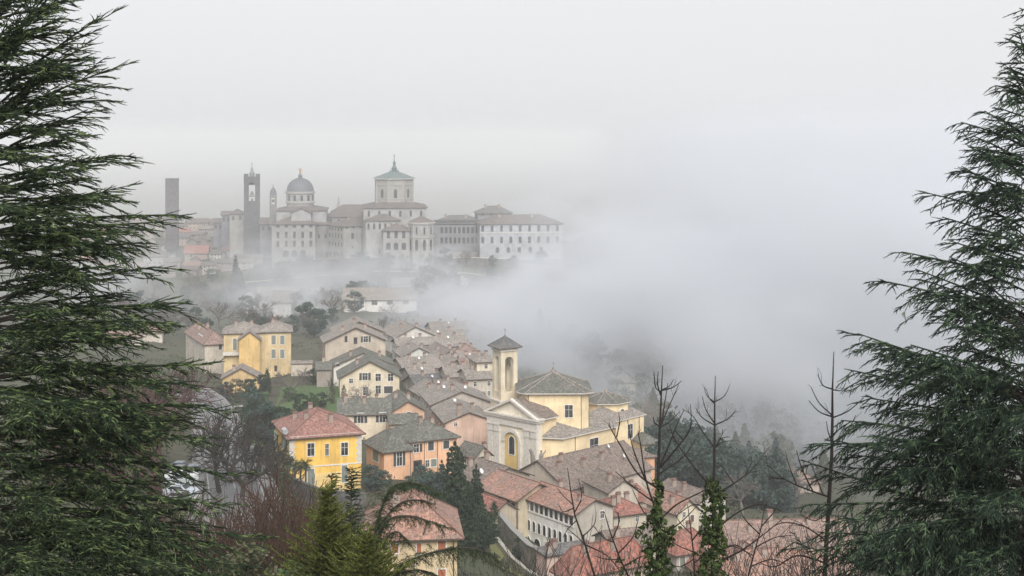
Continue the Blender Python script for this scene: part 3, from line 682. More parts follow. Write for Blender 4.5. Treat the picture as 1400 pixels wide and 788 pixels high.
b = H('house', 'terraced house with dormer and wide brown roof behind the pink gabled house', (.5, .44, .38), TAN, (590, 553, 372), 13, 'gy', 3.2, .6, pxR=672, d=18, chim=[(.4, .3), (.7, .6), (.25, .7)], dishes=[(.6, .2), (.3, .5)], ant=[(.5, .8)])
for k in range(4): b.place('L', 2 + k * 4, b.zE - 2.2, 1.0, 1.6, 'shut:k', 1)
# villas with the yellow tower wing on the left
b = H('villa', 'pale yellow villa with blank amber wing, balcony and four shuttered windows', (.62, .48, .27), TAN, (357, 453, 452), 10, 'hip', 2.3, .7, pxR=398, d=13, cat='villa',
      wins=[('R', 374, 465, 6, 12, 'shut:g'), ('R', 386, 465, 6, 12, 'shut:g'), ('R', 374, 484, 6, 12, 'shut:g'), ('R', 386, 484, 6, 12, 'shut:g'), ('R', 377, 504, 4, 8, 'dark')], chim=[(.4, .4)])
v = H('villa', None, (.66, .45, .18), TAN, (327, 464, 445), 10, 'gy', 2.4, .6, pxR=355, d=14, root=b.root)
v = H('villa', None, (.64, .50, .27), TAN, (306, 455, 450), 10, 'hip', 2.6, .7, pxR=360, d=13, root=b.root, wins=[('R', 321, 471, 5, 16, 'shut:g')], chim=[(.3, .4), (.7, .4)])
m = MB(); m.box(-.3, 4.9, -1.4, -.01, v.zE - 7.3, v.zE - 7.05); m.box(-.3, 4.9, -1.4, -1.28, v.zE - 7.05, v.zE - 6.1)
v.put(m, 'balcony', STONEW)
H('garage', 'small amber gabled outbuilding in front of the pale yellow villa', (.64, .45, .22), TAN, (304, 517, 430), 8, 'gy', 3.0, .7, pxR=354, d=9, cat='outbuilding', chim=[(.3, .3)], wins=[('R', 345, 524, 5, 8, 'dark')])
b = H('house', 'pink tiled hip roofed house with white skylights left of the yellow villa', (.56, .5, .42), PINKR, (280, 469, 470), 24, 'hip', 3.4, .7, pxR=310, pxL=254, chim=[(.5, .4), (.3, .6)], wins=[('R', 301, 474, 5, 9, 'arch')])
for k in range(4): b.place('L', b.d * (k + .5) / 4, b.zE - 3.2, 1, 1.6, 'shut:g', 1)
m = MB(); x = b.w * .12
for k in range(5): m.box(x, x + .12, b.d * .25 + k * 1.5, b.d * .25 + k * 1.5 + 1.2, b.hz(x, b.d * .4) + .03, b.hz(x, b.d * .4) + .5)
link('skylight', m.mesh('skylight', DISH), b.roofo)
H('house', 'pale house with grey roof behind the reddish bare trees by the left conifer', (.58, .52, .45), PINKR, (190, 455, 560), 12, 'hip', 2.4, .6, pxR=222, d=10)
H('house', 'low house with pink roof left of the villas, half hidden by the left conifer', (.55, .5, .44), PINKR, (146, 462, 540), 10, 'gx', 2.4, .6, pxR=192, d=10)
b = H('garden_wall', 'low garden wall with tiled coping right of the yellow villa', (.5, .44, .36), TAN, (398, 497, 448), 6, 'gx', .6, .3, pxR=427, d=3, cat='wall')
# ---- the group in front of the church
b = H('house', 'white arcaded house with a row of loggia windows under a pale red roof', WHITEW, RED, (785, 702, 258), 36, 'gy', 2.0, .7, pxR=838, pxL=716, chim=[(.35, .15, .9), (.7, .8)])
b.wall.data.materials.append(plaster((.47, .43, .37), 1.0))
b.wall.data.polygons[0].material_index = 1; b.wall.data.polygons[4].material_index = 1
for i in range(10): b.place('L', b.d * (i + .55) / 10.3, b.zE - 2.35, .95, 1.95, 'dark', 1)
m = MB()
for i in range(11): m.box(-.16, -.03, b.d * (i + .06) / 10.3 - .1, b.d * (i + .06) / 10.3 + .1, b.zE - 2.45, b.zE - .3)
m.box(-.2, -.03, -.02, b.d, b.zE - 2.66, b.zE - 2.46); b.put(m, 'loggia_column', WHITE)
for i in range(9): b.place('L', b.d * (i + .55) / 9.6, b.zE - 6.3, .95, 2.0, 'arch', 1)
b.place('L', b.d * .92, b.zE - 9.6, 1.9, 2.2, 'arch', 1); b.place('L', b.d * .72, b.zE - 9.6, 1.9, 2.2, 'arch', 1)
b.window('R', 823, 704, 5, 10, 'plain', 1); b.window('R', 797, 735, 4, 8, 'dark', 1)
b = H('house', 'cream house with projecting red roof left of the arcaded house', (.58, .5, .36), RED, (707, 680, 268), 36, 'gy', 2.2, 1.1, w=9.5, d=12, wins=[('L', 684, 682, 4, 7, 'dark'), ('L', 694, 687, 4, 7, 'dark'), ('L', 702, 692, 4, 8, 'dark'), ('L', 694, 707, 4, 11, 'shut:k'), ('L', 703, 713, 4, 10, 'shut:b')], pipes=[('L', 708.5)], ant=[(.4, .6, 2)])
b = H('house', 'brown roofed house with white dish between the dark pine and the church', (.5, .43, .35), BROWN, (661, 660, 282), 38, 'gy', 2.4, .8, w=12, d=9, dishes=[(.12, .3, 1.0, .6)], chim=[(.25, .95, 1.6), (.6, .95, 1.6)], wins=[('L', 652, 664, 3, 6, 'dark')])
H('house', 'small red roofed house almost hidden behind the dark pine', (.5, .42, .32), REDO, (676, 700, 262), 36, 'gy', 1.6, .5, w=5, d=7, wins=[('L', 670, 712, 4, 12, 'shut:b')])
b = H('house', 'big brown tiled house against the church side wall', (.5, .43, .36), BROWN, (776, 668, 292), 44, 'gx', 4.6, .6, w=27, d=17, chim=[(.35, .25, 1.6), (.6, .3, 1.3), (.1, .3, 1.4), (.2, .42, 1.2)], dishes=[(.75, .4)], ant=[(.5, .2, 2)])
m = MB(); b.dish(.8, .2)
b = H('house', 'small brown gabled house below the big roof beside the church', (.55, .5, .42), BROWN, (832, 672, 282), 24, 'gy', 2.0, .5, pxR=872, d=11, chim=[(.3, .3)])
H('house', 'salmon orange walled house at the right end of the church', (.66, .36, .22), BROWN, (846, 628, 322), 22, 'hip', 1.2, .5, pxR=895, d=8, wins=[('R', 856, 640, 4, 6, 'plain')], pipes=[('R', 882)])
H('house', 'pale cream house with small window right of the salmon walled house', (.62, .54, .4), GREYR, (880, 606, 352), 20, 'hip', 1.4, .5, pxR=902, d=8, wins=[('R', 888, 616, 6, 6, 'plain')])
b = H('house', 'cream house with dark red hip roof and white chimneys right of the arcaded house', (.58, .52, .41), REDO, (839, 703, 268), 26, 'hip', 1.9, .7, pxR=884, d=9, chim=[(.2, .3, 1.6), (.35, .3, 1.6), (.75, .5)], wins=[('R', 871, 709, 4, 8, 'plain'), ('R', 846, 711, 3, 8, 'plain')])
b = H('house', 'brown and red patched roof house between the church houses and the ivy trunk', (.55, .48, .38), REDO, (838, 690, 285), 28, 'gx', 1.8, .5, pxR=890, d=12, chim=[(.5, .5), (.8, .4)], ant=[(.2, .5)])
b = H('house', 'pale house with bright red gable roof beside the wood', (.62, .55, .42), RED, (926, 700, 272), 30, 'gy', 2.2, .6, pxR=955, pxL=884, chim=[(.2, .3), (.8, .5)], wins=[('R', 935, 704, 4, 7, 'plain'), ('R', 946, 709, 5, 10, 'shut:b')])
b = H('house', 'long grey walled house with sloping brown verge along the edge of the wood', (.5, .46, .4), BROWN, (952, 688, 296), 31, 'gy', 1.6, .6, w=8, pxL=896, chim=[(.3, .5), (.3, .75)])
for k in range(5): b.place('L', 1.5 + k * 2.4, b.zE - 2.0, .9, 1.0, 'plain', 1)
b = H('house', 'grey house with big red hip roof between the two ivy trunks', (.45, .41, .36), REDO, (925, 752, 245), 26, 'hip', 2.6, .8, pxR=974, pxL=904, chim=[(.6, .6)], wins=[('R', 933, 768, 7, 12, 'shut:g'), ('R', 950, 770, 6, 11, 'dark'), ('R', 963, 760, 4, 6, 'dark')])
H('house', 'low house with grey brown roof left of the left ivy trunk', (.5, .45, .38), BROWN, (838, 748, 246), 20, 'gx', 1.8, .5, pxR=905, d=8, chim=[(.2, .3)])
b = H('terrace_house', 'pink plastered annexe with flat dark terrace above the stone wall', (.62, .46, .4), SLATE, (748, 760, 226), 30, 'shedy', .3, .4, pxR=815, d=3.5, cat='annexe', chim=[(.1, .3, 1.2), (.3, .7, 1.1)])
b = H('house', 'pink house with rough red hip roof at the bottom of the picture', (.62, .46, .38), REDO, (778, 777, 208), 30, 'hip', 2.6, .9, pxR=884, pxL=762, chim=[(.25, .3), (.6, .3)], wins=[('R', 800, 786, 6, 9, 'dark'), ('R', 850, 783, 5, 9, 'dark')])
b = H('house', 'long low house with mauve brown roof in front of the blue wood', (.6, .46, .32), PINKR, (1000, 753, 262), 4, 'gx', 3.6, .6, pxR=1168, d=15, chim=[(.38, .42, 2.4, .5), (.2, .3), (.7, .4), (.9, .3)], wins=[('R', 1040, 760, 5, 7, 'shut:b'), ('R', 1090, 760, 5, 7, 'shut:b')])
b = H('house', 'red roofed house with white skylights in front of the long mauve roof', (.6, .45, .3), RED, (985, 790, 232), 6, 'gx', 2.9, .6, pxR=1085, d=12, chim=[(.3, .3), (.7, .35)])
b = H('house', 'yellow walled house with red roof behind the slender bare tree', (.66, .46, .18), RED, (1086, 786, 236), 8, 'gx', 2.4, .6, pxR=1172, d=11, chim=[(.4, .4)], wins=[('R', 1110, 784, 6, 8, 'shut:g')])
b = H('house', 'small red roofed house right of the second ivy trunk', (.6, .5, .38), REDO, (958, 782, 240), 16, 'gy', 2.2, .6, pxR=1000, d=12, chim=[(.6, .5)])
b = H('house', 'hazy pink house standing alone in the misty valley beyond the wood', (.55, .45, .38), PINKR, (1072, 662, 440), 16, 'hip', 2.6, .7, pxR=1120, pxL=1055, wins=[('R', 1085, 668, 5, 9, 'plain'), ('R', 1105, 667, 5, 9, 'plain')], chim=[(.3, .4, 2), (.7, .4, 2)])
H('house', 'faint pale cottage beside the lone hazy pink house', (.5, .45, .4), PINKR, (1050, 648, 470), 10, 'gx', 2.2, .6, pxR=1068, d=9)
b = H('house', 'little orange gabled house wedged in front of the long mauve roof', (.66, .42, .26), REDO, (1030, 778, 246), 14, 'gy', 2.0, .5, pxR=1066, d=10, chim=[(.5, .5), (.25, .8)], dishes=[(.7, .3)])
b = H('house', 'little pale gabled house with brown roof beside the yellow walled house', (.62, .54, .42), BROWN, (1116, 770, 250), 10, 'gy', 2.0, .5, pxR=1150, d=9, chim=[(.4, .6)], ant=[(.6, .3)])
# the villa at the bottom left of centre
b = H('villa', 'cream villa with orange shutters and broad red hip roof at the bottom', (.66, .52, .33), RED, (508, 731, 180), 6, 'hip', 4.0, .9, pxR=625, d=12.5, cat='villa', wins=[('R', 604, 746, 11, 13, 'shut:o'), ('R', 573, 750, 6, 15, 'shut:o'), ('R', 604, 784, 11, 12, 'shut:o'), ('R', 540, 750, 10, 13, 'shut:o')], pipes=[('R', 620)], chim=[(.3, .4, 1.5)])
# walls and small garden things
def wallrun(name, label, pts, h, t, mat, cap=None, cat='wall', base=1.0):
    """a free standing wall through (px, D) stations"""
    c = [Vector((X(p, D), D)) for p, D in pts]; zs = [G(q.x, q.y) for q in c]
    o = empty(name, (c[0].x, c[0].y, zs[0]), 0, label, cat); m = MB(); k = MB()
    for i in range(len(c) - 1):
        d = (c[i + 1] - c[i]).normalized(); n = Vector((d.y, -d.x)) * t / 2
        for mm, off, za, zb in ((m, n, -base, h), (k, n * 1.35, h + .002, h + .16)):
            q = [c[i] + off, c[i + 1] + off, c[i + 1] - off, c[i] - off]; zz = [zs[i], zs[i + 1], zs[i + 1], zs[i]]
            lo = [Vector((p.x, p.y, z + za)) - o.location for p, z in zip(q, zz)]; hi = [Vector((p.x, p.y, z + zb)) - o.location for p, z in zip(q, zz)]
            mm.poly(hi); mm.poly(lo[::-1])
            for a in range(4): e = (a + 1) % 4; mm.poly([lo[a], lo[e], hi[e], hi[a]])
    m.build('masonry', mat, o); k.build('coping', cap or STONEW, o); return o
RUB = stone((.3, .27, .23))
wallrun('stone_wall', 'rough grey stone wall below the arcaded house', [(684, 262), (702, 250), (724, 238), (750, 227)], 4.2, .8, RUB, flat('grey_coping', (.3, .29, .27), .9))
wallrun('path_wall', 'low pale wall running beside the dry grass slope', [(674, 255), (700, 238), (726, 222), (748, 210)], 1.0, .5, flat('pale_wall', (.42, .39, .34), .9), flat('pale_wall', (.42, .39, .34), .9))
wallrun('retaining_wall', 'grey retaining wall with railing below the yellow house', [(395, 272), (440, 266), (500, 268)], 3.2, .6, stone((.12, .115, .11)), stone((.12, .115, .11)))
wallrun('garden_wall', 'low roadside wall with pale coping at the foot of the green lawn', [(330, 282), (350, 283), (372, 286)], 1.3, .5, stone((.28, .26, .24)))
wallrun('balustrade', 'white stone balustrade wall in front of the church door', [(705, 318), (722, 312), (742, 306), (768, 304)], 3.4, .5, plaster((.6, .56, .5)), STONEW)
# ---------------------------------------------------------------- the yellow church, its bell tower and the statue
CHY = (.80, .65, .41); CST = (.80, .73, .60)
def church():
    B_ = Block((735, 574, 331), 46, w=41, d=16.5); zE = B_.zE; B_.make_root('church', 'yellow baroque church with white pedimented front and octagonal tiled drum', 'church')
    wy = plaster(CHY, .45); ws = plaster(CST, .6); w, d = 41, 16.5; zb = B_.zb - 3
    # front: two storeys of pilasters, entablature and pediment
    m = MB(); m.box(0, 1.6, 0, d, zb, zE - .4); m.poly([(-.05, 0, zE), (-.05, d, zE), (-.05, d / 2, zE + 3.6)]); m.poly([(1.6, d, zE), (1.6, 0, zE), (1.6, d / 2, zE + 3.6)])
    B_.put(m, 'front_wall', ws)
    m = MB()
    for y in (0.1, 2.4, d - 4.0, d - 1.7):
        m.box(-.45, -.001, y, y + 1.6, zb, zE - 4.6); m.box(-.6, -.001, y - .12, y + 1.72, zE - 4.6, zE - 3.0)      # shaft and capital
        m.box(-.75, -.001, y - .2, y + 1.8, zE - 3.0, zE - 2.7)
    B_.put(m, 'pilaster', [STONEW])
    m = MB(); m.box(-.5, -.002, -.15, d + .15, zE - 2.68, zE - .9); m.box(-.9, 1.9, -.45, d + .45, zE - .9, zE - .35); m.box(-1.15, 2.1, -.7, d + .7, zE - .35, zE + .02)
    B_.put(m, 'entablature', STONEW)
    m = MB()
    for s in (0, 1):
        a = (-1.0, -.7 if s == 0 else d + .7, zE + .05); b = (-1.0, d / 2, zE + 4.05)
        dn = Vector((0, 0, -.55)); q = [Vector(a), Vector(b)]; bk = Vector((1.0, 0, 0))
        m.poly([q[0], q[1], q[1] + dn, q[0] + dn]); m.poly([q[0] + bk, q[1] + bk, q[1], q[0]]); m.poly([q[0] + dn, q[1] + dn, q[1] + dn + bk, q[0] + dn + bk])
    B_.put(m, 'pediment', STONEW)
    # big arch with yellow niche and window
    m = MB(); o = arc(6.2, 0, 10.2, 14); i_ = arc(4.9, 0, 9.4, 14); zo = zE - 13.6; yc = d / 2 + .2
    n = len(o)
    for k in range(1, n - 1):
        a, b = k, (k + 1) % n
        m.poly([(-.5, yc - o[a][0], zo + o[a][1]), (-.5, yc - o[b][0], zo + o[b][1]), (-.5, yc - i_[b][0], zo + i_[b][1]), (-.5, yc - i_[a][0], zo + i_[a][1])])
        m.poly([(-.5, yc - i_[a][0], zo + i_[a][1]), (-.5, yc - i_[b][0], zo + i_[b][1]), (-.02, yc - i_[b][0], zo + i_[b][1]), (-.02, yc - i_[a][0], zo + i_[a][1])])
        m.poly([(-.5, yc - o[b][0], zo + o[b][1]), (-.5, yc - o[a][0], zo + o[a][1]), (-.02, yc - o[a][0], zo + o[a][1]), (-.02, yc - o[b][0], zo + o[b][1])])
    B_.put(m, 'portal_arch', STONEW)
    m = MB(); m.poly([(-.03, yc - x, zo + z) for x, z in i_]); B_.put(m, 'niche', plaster((.68, .48, .18), .4))
    B_.place('L', yc, zE - 9.6, 1.9, 4.4, 'arch', 1).location.x -= .06
    # nave stub behind the front
    m = MB(); m.box(1.6, 7.5, .8, d - .8, zE - 6, zE - .6); B_.put(m, 'nave_wall', wy)
    m = MB(); m.slab([[(1.2, -.2, zE - .2), (7.5, -.2, zE - .2), (7.5, d / 2, zE + 3.7), (1.2, d / 2, zE + 3.7)], [(7.5, d + .2, zE - .2), (1.2, d + .2, zE - .2), (1.2, d / 2, zE + 3.7), (7.5, d / 2, zE + 3.7)]], .25)
    B_.put(m, 'nave_roof', [BROWN, STONEW])
    # body with bevelled corners and skirt roof
    zl = Zp(590, 340); foot = [(1.7, 1.0), (2.8, 1.0), (5.5, -3.4), (25, -3.4), (28, .5), (33.5, .5), (41, .5), (42.5, 4), (42.5, d - 4), (41, d - .5), (28, d - .5), (25, d + 3.4), (5.5, d + 3.4), (2.8, d - 1.0), (1.7, d - 1.0)]
    m = MB(); m.prism(foot, zb - 4, zl, 0, True); B_.put(m, 'side_wall', wy)
    cx, cy, rr = 14.6, d / 2, 9.7; zd = Zp(535, 341); ns = 8
    def ring(r, z, c=(cx, cy), k=8, rot=math.pi / 8): return [(c[0] + r * math.cos(2 * math.pi * i / k + rot), c[1] + r * math.sin(2 * math.pi * i / k + rot), z) for i in range(k)]
    m = MB(); zi = zl + 3.1
    def inset(p, q=.62): return (cx + (p[0] - cx) * q, cy + (p[1] - cy) * q * .98)
    def outset(p): 
        v = Vector((p[0] - 20, p[1] - cy)); v.normalize(); return (p[0] + v.x * .9, p[1] + v.y * .9)
    nf = len(foot); fo = [outset(p) for p in foot]; polys = []
    for i in range(nf):
        j = (i + 1) % nf
        def tgt(p):
            x = min(max(p[0], 7.5), 37); return (x, cy + (p[1] - cy) * .42, zi)
        polys.append([(fo[i][0], fo[i][1], zl + .05), (fo[j][0], fo[j][1], zl + .05), tgt(foot[j]), tgt(foot[i])])
    m.slab(polys, .25); B_.put(m, 'skirt_roof', [TAN, STONEW])
    def drum(grow, z):
        a, q = 8.4 + grow, 2.0; sq_ = [(a, -a + q), (a, a - q), (a - q, a), (-a + q, a), (-a, a - q), (-a, -a + q), (-a + q, -a), (a - q, -a)]; co = math.cos(math.pi / 4)
        return [(cx + (x * co - y * co), cy + (x * co + y * co), z) for x, y in sq_]
    m = MB(); m.prism([(p[0], p[1]) for p in drum(0, 0)], zl - .5, zd, 0, True); B_.put(m, 'drum_wall', wy)
    m = MB()
    for i in range(8):
        p = drum(.03, 0)[i]; m.tube([(p[0] + .05, p[1] + .05, zl), (p[0] + .05, p[1] + .05, zd)], .09, 6, 0)
    B_.put(m, 'downpipe', flat('copper_pipe', (.12, .075, .055), .6))
    za = zd + 3.7; e = drum(1.0, zd); ap = (cx, cy, za)
    m = MB(); m.prism([(p[0], p[1]) for p in drum(.5, 0)], zd - .5, zd - .15, 1, True); m.slab([[e[i], e[(i + 1) % 8], ap] for i in range(8)], .22)
    for p in e: m.tube([Vector(p) + Vector((0, 0, .05)), Vector(ap) + Vector((0, 0, .05))], .16, 5, 2)
    m.lathe([(.7, za - .5), (.7, za + .4), (.35, za + .5), (.25, za + 1.1), (0, za + 1.5)], 8, 2, (cx, cy)); m.tube([(cx, cy, za + 1.3), (cx, cy, za + 2.6)], .05, 5, 2); m.tube([(cx - .4, cy, za + 2.1), (cx + .4, cy, za + 2.1)], .05, 5, 2)
    B_.put(m, 'drum_roof', [GREYR, STONEW, TAN])
    # small presbytery drum
    c2 = (34.6, d / 2); r2 = 6.2; z2 = Zp(551, 357)
    m = MB(); m.prism([(p[0], p[1]) for p in ring(r2, 0, c2)], zl - 1, z2, 0, True); B_.put(m, 'choir_wall', wy)
    e = ring(r2 + .8, z2, c2); ap = (c2[0], c2[1], z2 + 2.2); m = MB(); m.slab([[e[i], e[(i + 1) % 8], ap] for i in range(8)], .2)
    for p in e: m.tube([Vector(p) + Vector((0, 0, .05)), Vector(ap) + Vector((0, 0, .05))], .13, 5, 2)
    m.lathe([(.4, ap[2] - .3), (.3, ap[2] + .4), (0, ap[2] + .8)], 8, 2, c2); B_.put(m, 'choir_roof', [GREYR, STONEW, TAN])
    # windows facing outwards from octagon faces: face normals at multiples of 45 degrees
    def facewin(c, r, ang, z, ww, hh, style, lod=1, off=0):
        ap_ = r * math.cos(math.pi / 8) + .01; a = R(ang); me, kids = win_meshes(style, ww, hh, lod)
        o = link('window', me, B_.root); Wm = Matrix.Translation((0, 0, 0))
        loc = Vector((c[0] + ap_ * math.cos(a) - off * math.sin(a), c[1] + ap_ * math.sin(a) + off * math.cos(a), z - B_.root.location.z))
        o.matrix_local = Matrix.Translation(loc) @ Matrix.Rotation(a + math.pi / 2, 4, 'Z')
        for nm, k in kids: link(nm, k, o)
    q8 = 1 / math.cos(math.pi / 8); facewin((cx, cy), 8.4 * q8, -135, zd - 6.0, 1.9, 3.0, 'plain', 1, 3.4); facewin((cx, cy), 10.48 * q8, 180, zd - 5.0, 1.2, 2.4, 'plain'); facewin((cx, cy), 8.4 * q8, -45, zd - 6.0, 1.9, 3.0, 'plain', 1, 0)
    facewin(c2, r2, -90, z2 - 4.6, 1.6, 2.9, 'arch'); facewin(c2, r2, -45, z2 - 4.6, 1.5, 2.9, 'arch')
    for x, z_, ww, hh, st, yy in ((16.6, zl - 6.2, 3.2, 4.4, 'plain', -3.4), (35.4, zl - 5.3, 2.0, 3.6, 'plain', .5)):
        me, kids = win_meshes(st, ww, hh, 1); o = link('window', me, B_.root, (x, yy, z_ - B_.root.location.z))
        for nm, k in kids: link(nm, k, o)
    m = MB()
    for x, y in ((9.6, -3.5), (24.6, -3.5), (39, .4)): m.tube([(x, y, zb), (x, y, zl)], .08, 6)
    B_.put(m, 'rain_pipe', flat('copper_pipe', (.12, .075, .055), .6))
    return B_
CH = church()
def bell_tower():
    s = 4.7; c = P(685, 476, 350); th = R(28); zt = c.z; zb = G(c.x, c.y) - 4
    r = empty('bell_tower', (c.x, c.y, G(c.x, c.y)), th, 'slender cream bell tower with arched belfry and tiled cap beside the yellow church', 'bell tower'); z0 = r.location.z
    def L(m, n, mt): return m.build(n, mt, r, (0, 0, -z0))
    # origin is the near corner; x to the right, y to the left
    zs = zt - 13.5; zc = zt - 1.0; zo = zs + 2.2; zh = zt - 2.4; cr = plaster((.68, .60, .45), .5); a = 1.15
    m = MB(); m.box(-.35, s + .35, -.35, s + .35, zb, zs, 0); L(m, 'shaft', cr)
    m = MB()
    for x in (0, s - a):
        for y in (0, s - a): m.box(x, x + a, y, y + a, zs, zc)
    for (x0, x1, y0, y1) in ((a, s - a, .12, .9), (a, s - a, s - .9, s - .12), (.12, .9, a, s - a), (s - .9, s - .12, a, s - a)):
        m.box(x0, x1, y0, y1, zs, zo)
        # arch head
        k = 8; wd = (x1 - x0) if x1 - x0 > y1 - y0 else (y1 - y0); hx = wd / 2; zsp = zh - hx
        for i in range(k):
            t0, t1 = math.pi * i / k, math.pi * (i + 1) / k
            p0, p1 = -hx * math.cos(t0), -hx * math.cos(t1); q0, q1 = zsp + hx * math.sin(t0), zsp + hx * math.sin(t1)
            if x1 - x0 > y1 - y0:
                cx_ = (x0 + x1) / 2
                for y in (y0, y1): m.poly([(cx_ + p0, y, q0), (cx_ + p1, y, q1), (cx_ + p1, y, zc), (cx_ + p0, y, zc)])
                m.poly([(cx_ + p0, y0, q0), (cx_ + p1, y0, q1), (cx_ + p1, y1, q1), (cx_ + p0, y1, q0)])
            else:
                cy_ = (y0 + y1) / 2
                for x in (x0, x1): m.poly([(x, cy_ + p0, q0), (x, cy_ + p1, q1), (x, cy_ + p1, zc), (x, cy_ + p0, zc)])
                m.poly([(x0, cy_ + p0, q0), (x0, cy_ + p1, q1), (x1, cy_ + p1, q1), (x1, cy_ + p0, q0)])
    m.box(0, s, 0, s, zc, zt - .3); L(m, 'belfry', cr)
    m = MB(); m.box(-.55, s + .55, -.55, s + .55, zs - .25, zs + .15); m.box(-.3, s + .3, -.3, s + .3, zt - .95, zt - .62); m.box(-.6, s + .6, -.6, s + .6, zt - .3, zt); L(m, 'cornice', STONEW)
    m = MB(); o = 1.0; ap = (s / 2, s / 2, zt + 2.6); e = [(-o, -o, zt + .01), (s + o, -o, zt + .01), (s + o, s + o, zt + .01), (-o, s + o, zt + .01)]
    m.slab([[e[i], e[(i + 1) % 4], ap] for i in range(4)], .15)
    for p in e: m.tube([p, ap], .1, 5, 0)
    L(m, 'roof', [SLATE, WOOD])
    m = MB(); m.lathe([(.25, zt + 2.4), (.3, zt + 2.7), (.08, zt + 3.0), (.05, zt + 4.6), (0, zt + 4.7)], 8, 0, (s / 2, s / 2)); m.tube([(s / 2 - .35, s / 2, zt + 4.1), (s / 2 + .35, s / 2, zt + 4.1)], .05, 5); L(m, 'cross', METAL)
    for y in (.36, .64):
        m = MB(); m.lathe([(0, zh - 1.0), (.2, zh - 1.05), (.35, zh - 1.4), (.5, zh - 2.1), (.75, zh - 2.5), (0, zh - 2.45)], 10, 0, (s * y, s * (1 - y))); L(m, 'bell', flat('bronze', (.12, .10, .06), .4, .8))
bell_tower()
def statue():
    c = P(740, 640, 312); z0 = G(c.x, c.y)
    r = empty('statue', (c.x, c.y, c.z), R(40), 'weathered stone saint statue on a red capped pillar before the church corner', 'statue')
    m = MB(); m.box(-.6, .6, -.6, .6, z0 - c.z - .5, .0); m.box(-.8, .8, -.8, .8, .001, .25, 1); m.box(-.5, .5, -.5, .5, .251, .7); m.build('pedestal', [plaster((.5, .45, .4)), CAP], r)
    st = flat('weathered_stone', (.25, .22, .2), .95)
    m = MB(); m.lathe([(0, .7), (.62, .702), (.55, 1.2), (.45, 2.0), (.5, 2.5), (.55, 2.95), (.42, 3.2), (.16, 3.35), (.15, 3.45), (.24, 3.6), (.25, 3.8), (.14, 3.98), (0, 4.02)], 12)
    m.tube([(-.5, 0, 3.05), (-.85, -.25, 2.5), (-.5, -.55, 2.25)], [.17, .15, .1], 7); m.tube([(.5, 0, 3.05), (.9, -.2, 3.4), (1.0, -.35, 3.9)], [.17, .14, .09], 7)
    m.tube([(-.3, -.45, .75), (-.2, -.35, 2.2), (.35, -.3, 2.9)], [.12, .16, .1], 6)
    m.build('figure', st, r)
    c2 = P(729, 634, 316); r2 = empty('scroll_ornament', (c2.x, c2.y, c2.z), R(40), 'tall curved stone scroll standing beside the statue', 'ornament')
    m = MB(); m.tube([(0, 0, -3), (.1, 0, 0), (-.2, 0, 1.5), (-.6, 0, 2.8), (-1.0, 0, 3.4)], [.7, .65, .5, .4, .3], 7); m.build('scroll', st, r2)
statue()
# ---------------------------------------------------------------- the walled hilltop town
STF = flat('far_pale_stone', (.36, .34, .31), .85); DK = stone((.11, .1, .1)); STN = plaster((.27, .265, .26), .6); STL = plaster((.33, .325, .315), .6)
def tower(name, label, px0, px1, top, base, D, th, mat, cat='tower'):
    a = P(px0, top, D); w = (px1 - px0) / F * D / (math.cos(R(th)) + abs(math.sin(R(th)))) if th else (px1 - px0) / F * D
    x = (X(px0, D) + X(px1, D)) / 2; zg = Zp(base, D)
    return empty(name, (x, D, zg), R(th), label, cat), w, a.z - zg
def gombito():
    r, w, h = tower('tower', 'plain dark square stone tower standing alone at the left of the skyline', 226, 244.5, 245, 330, 1080, 8, DK)
    m = MB(); m.box(-w / 2, w / 2, -w / 2, w / 2, -6, h); m.build('shaft', stone((.13, .115, .12)), r)
    m = MB(); m.box(-w / 2 - .2, w / 2 + .2, -w / 2 - .2, w / 2 + .2, h, h + .5); m.build('parapet', DK, r)
    for z in (h * .76, h * .45): m = MB(); m.box(-.5, .5, -w / 2 - .02, -w / 2 + .1, z, z + 1.6); m.build('window', GL, r)
gombito()
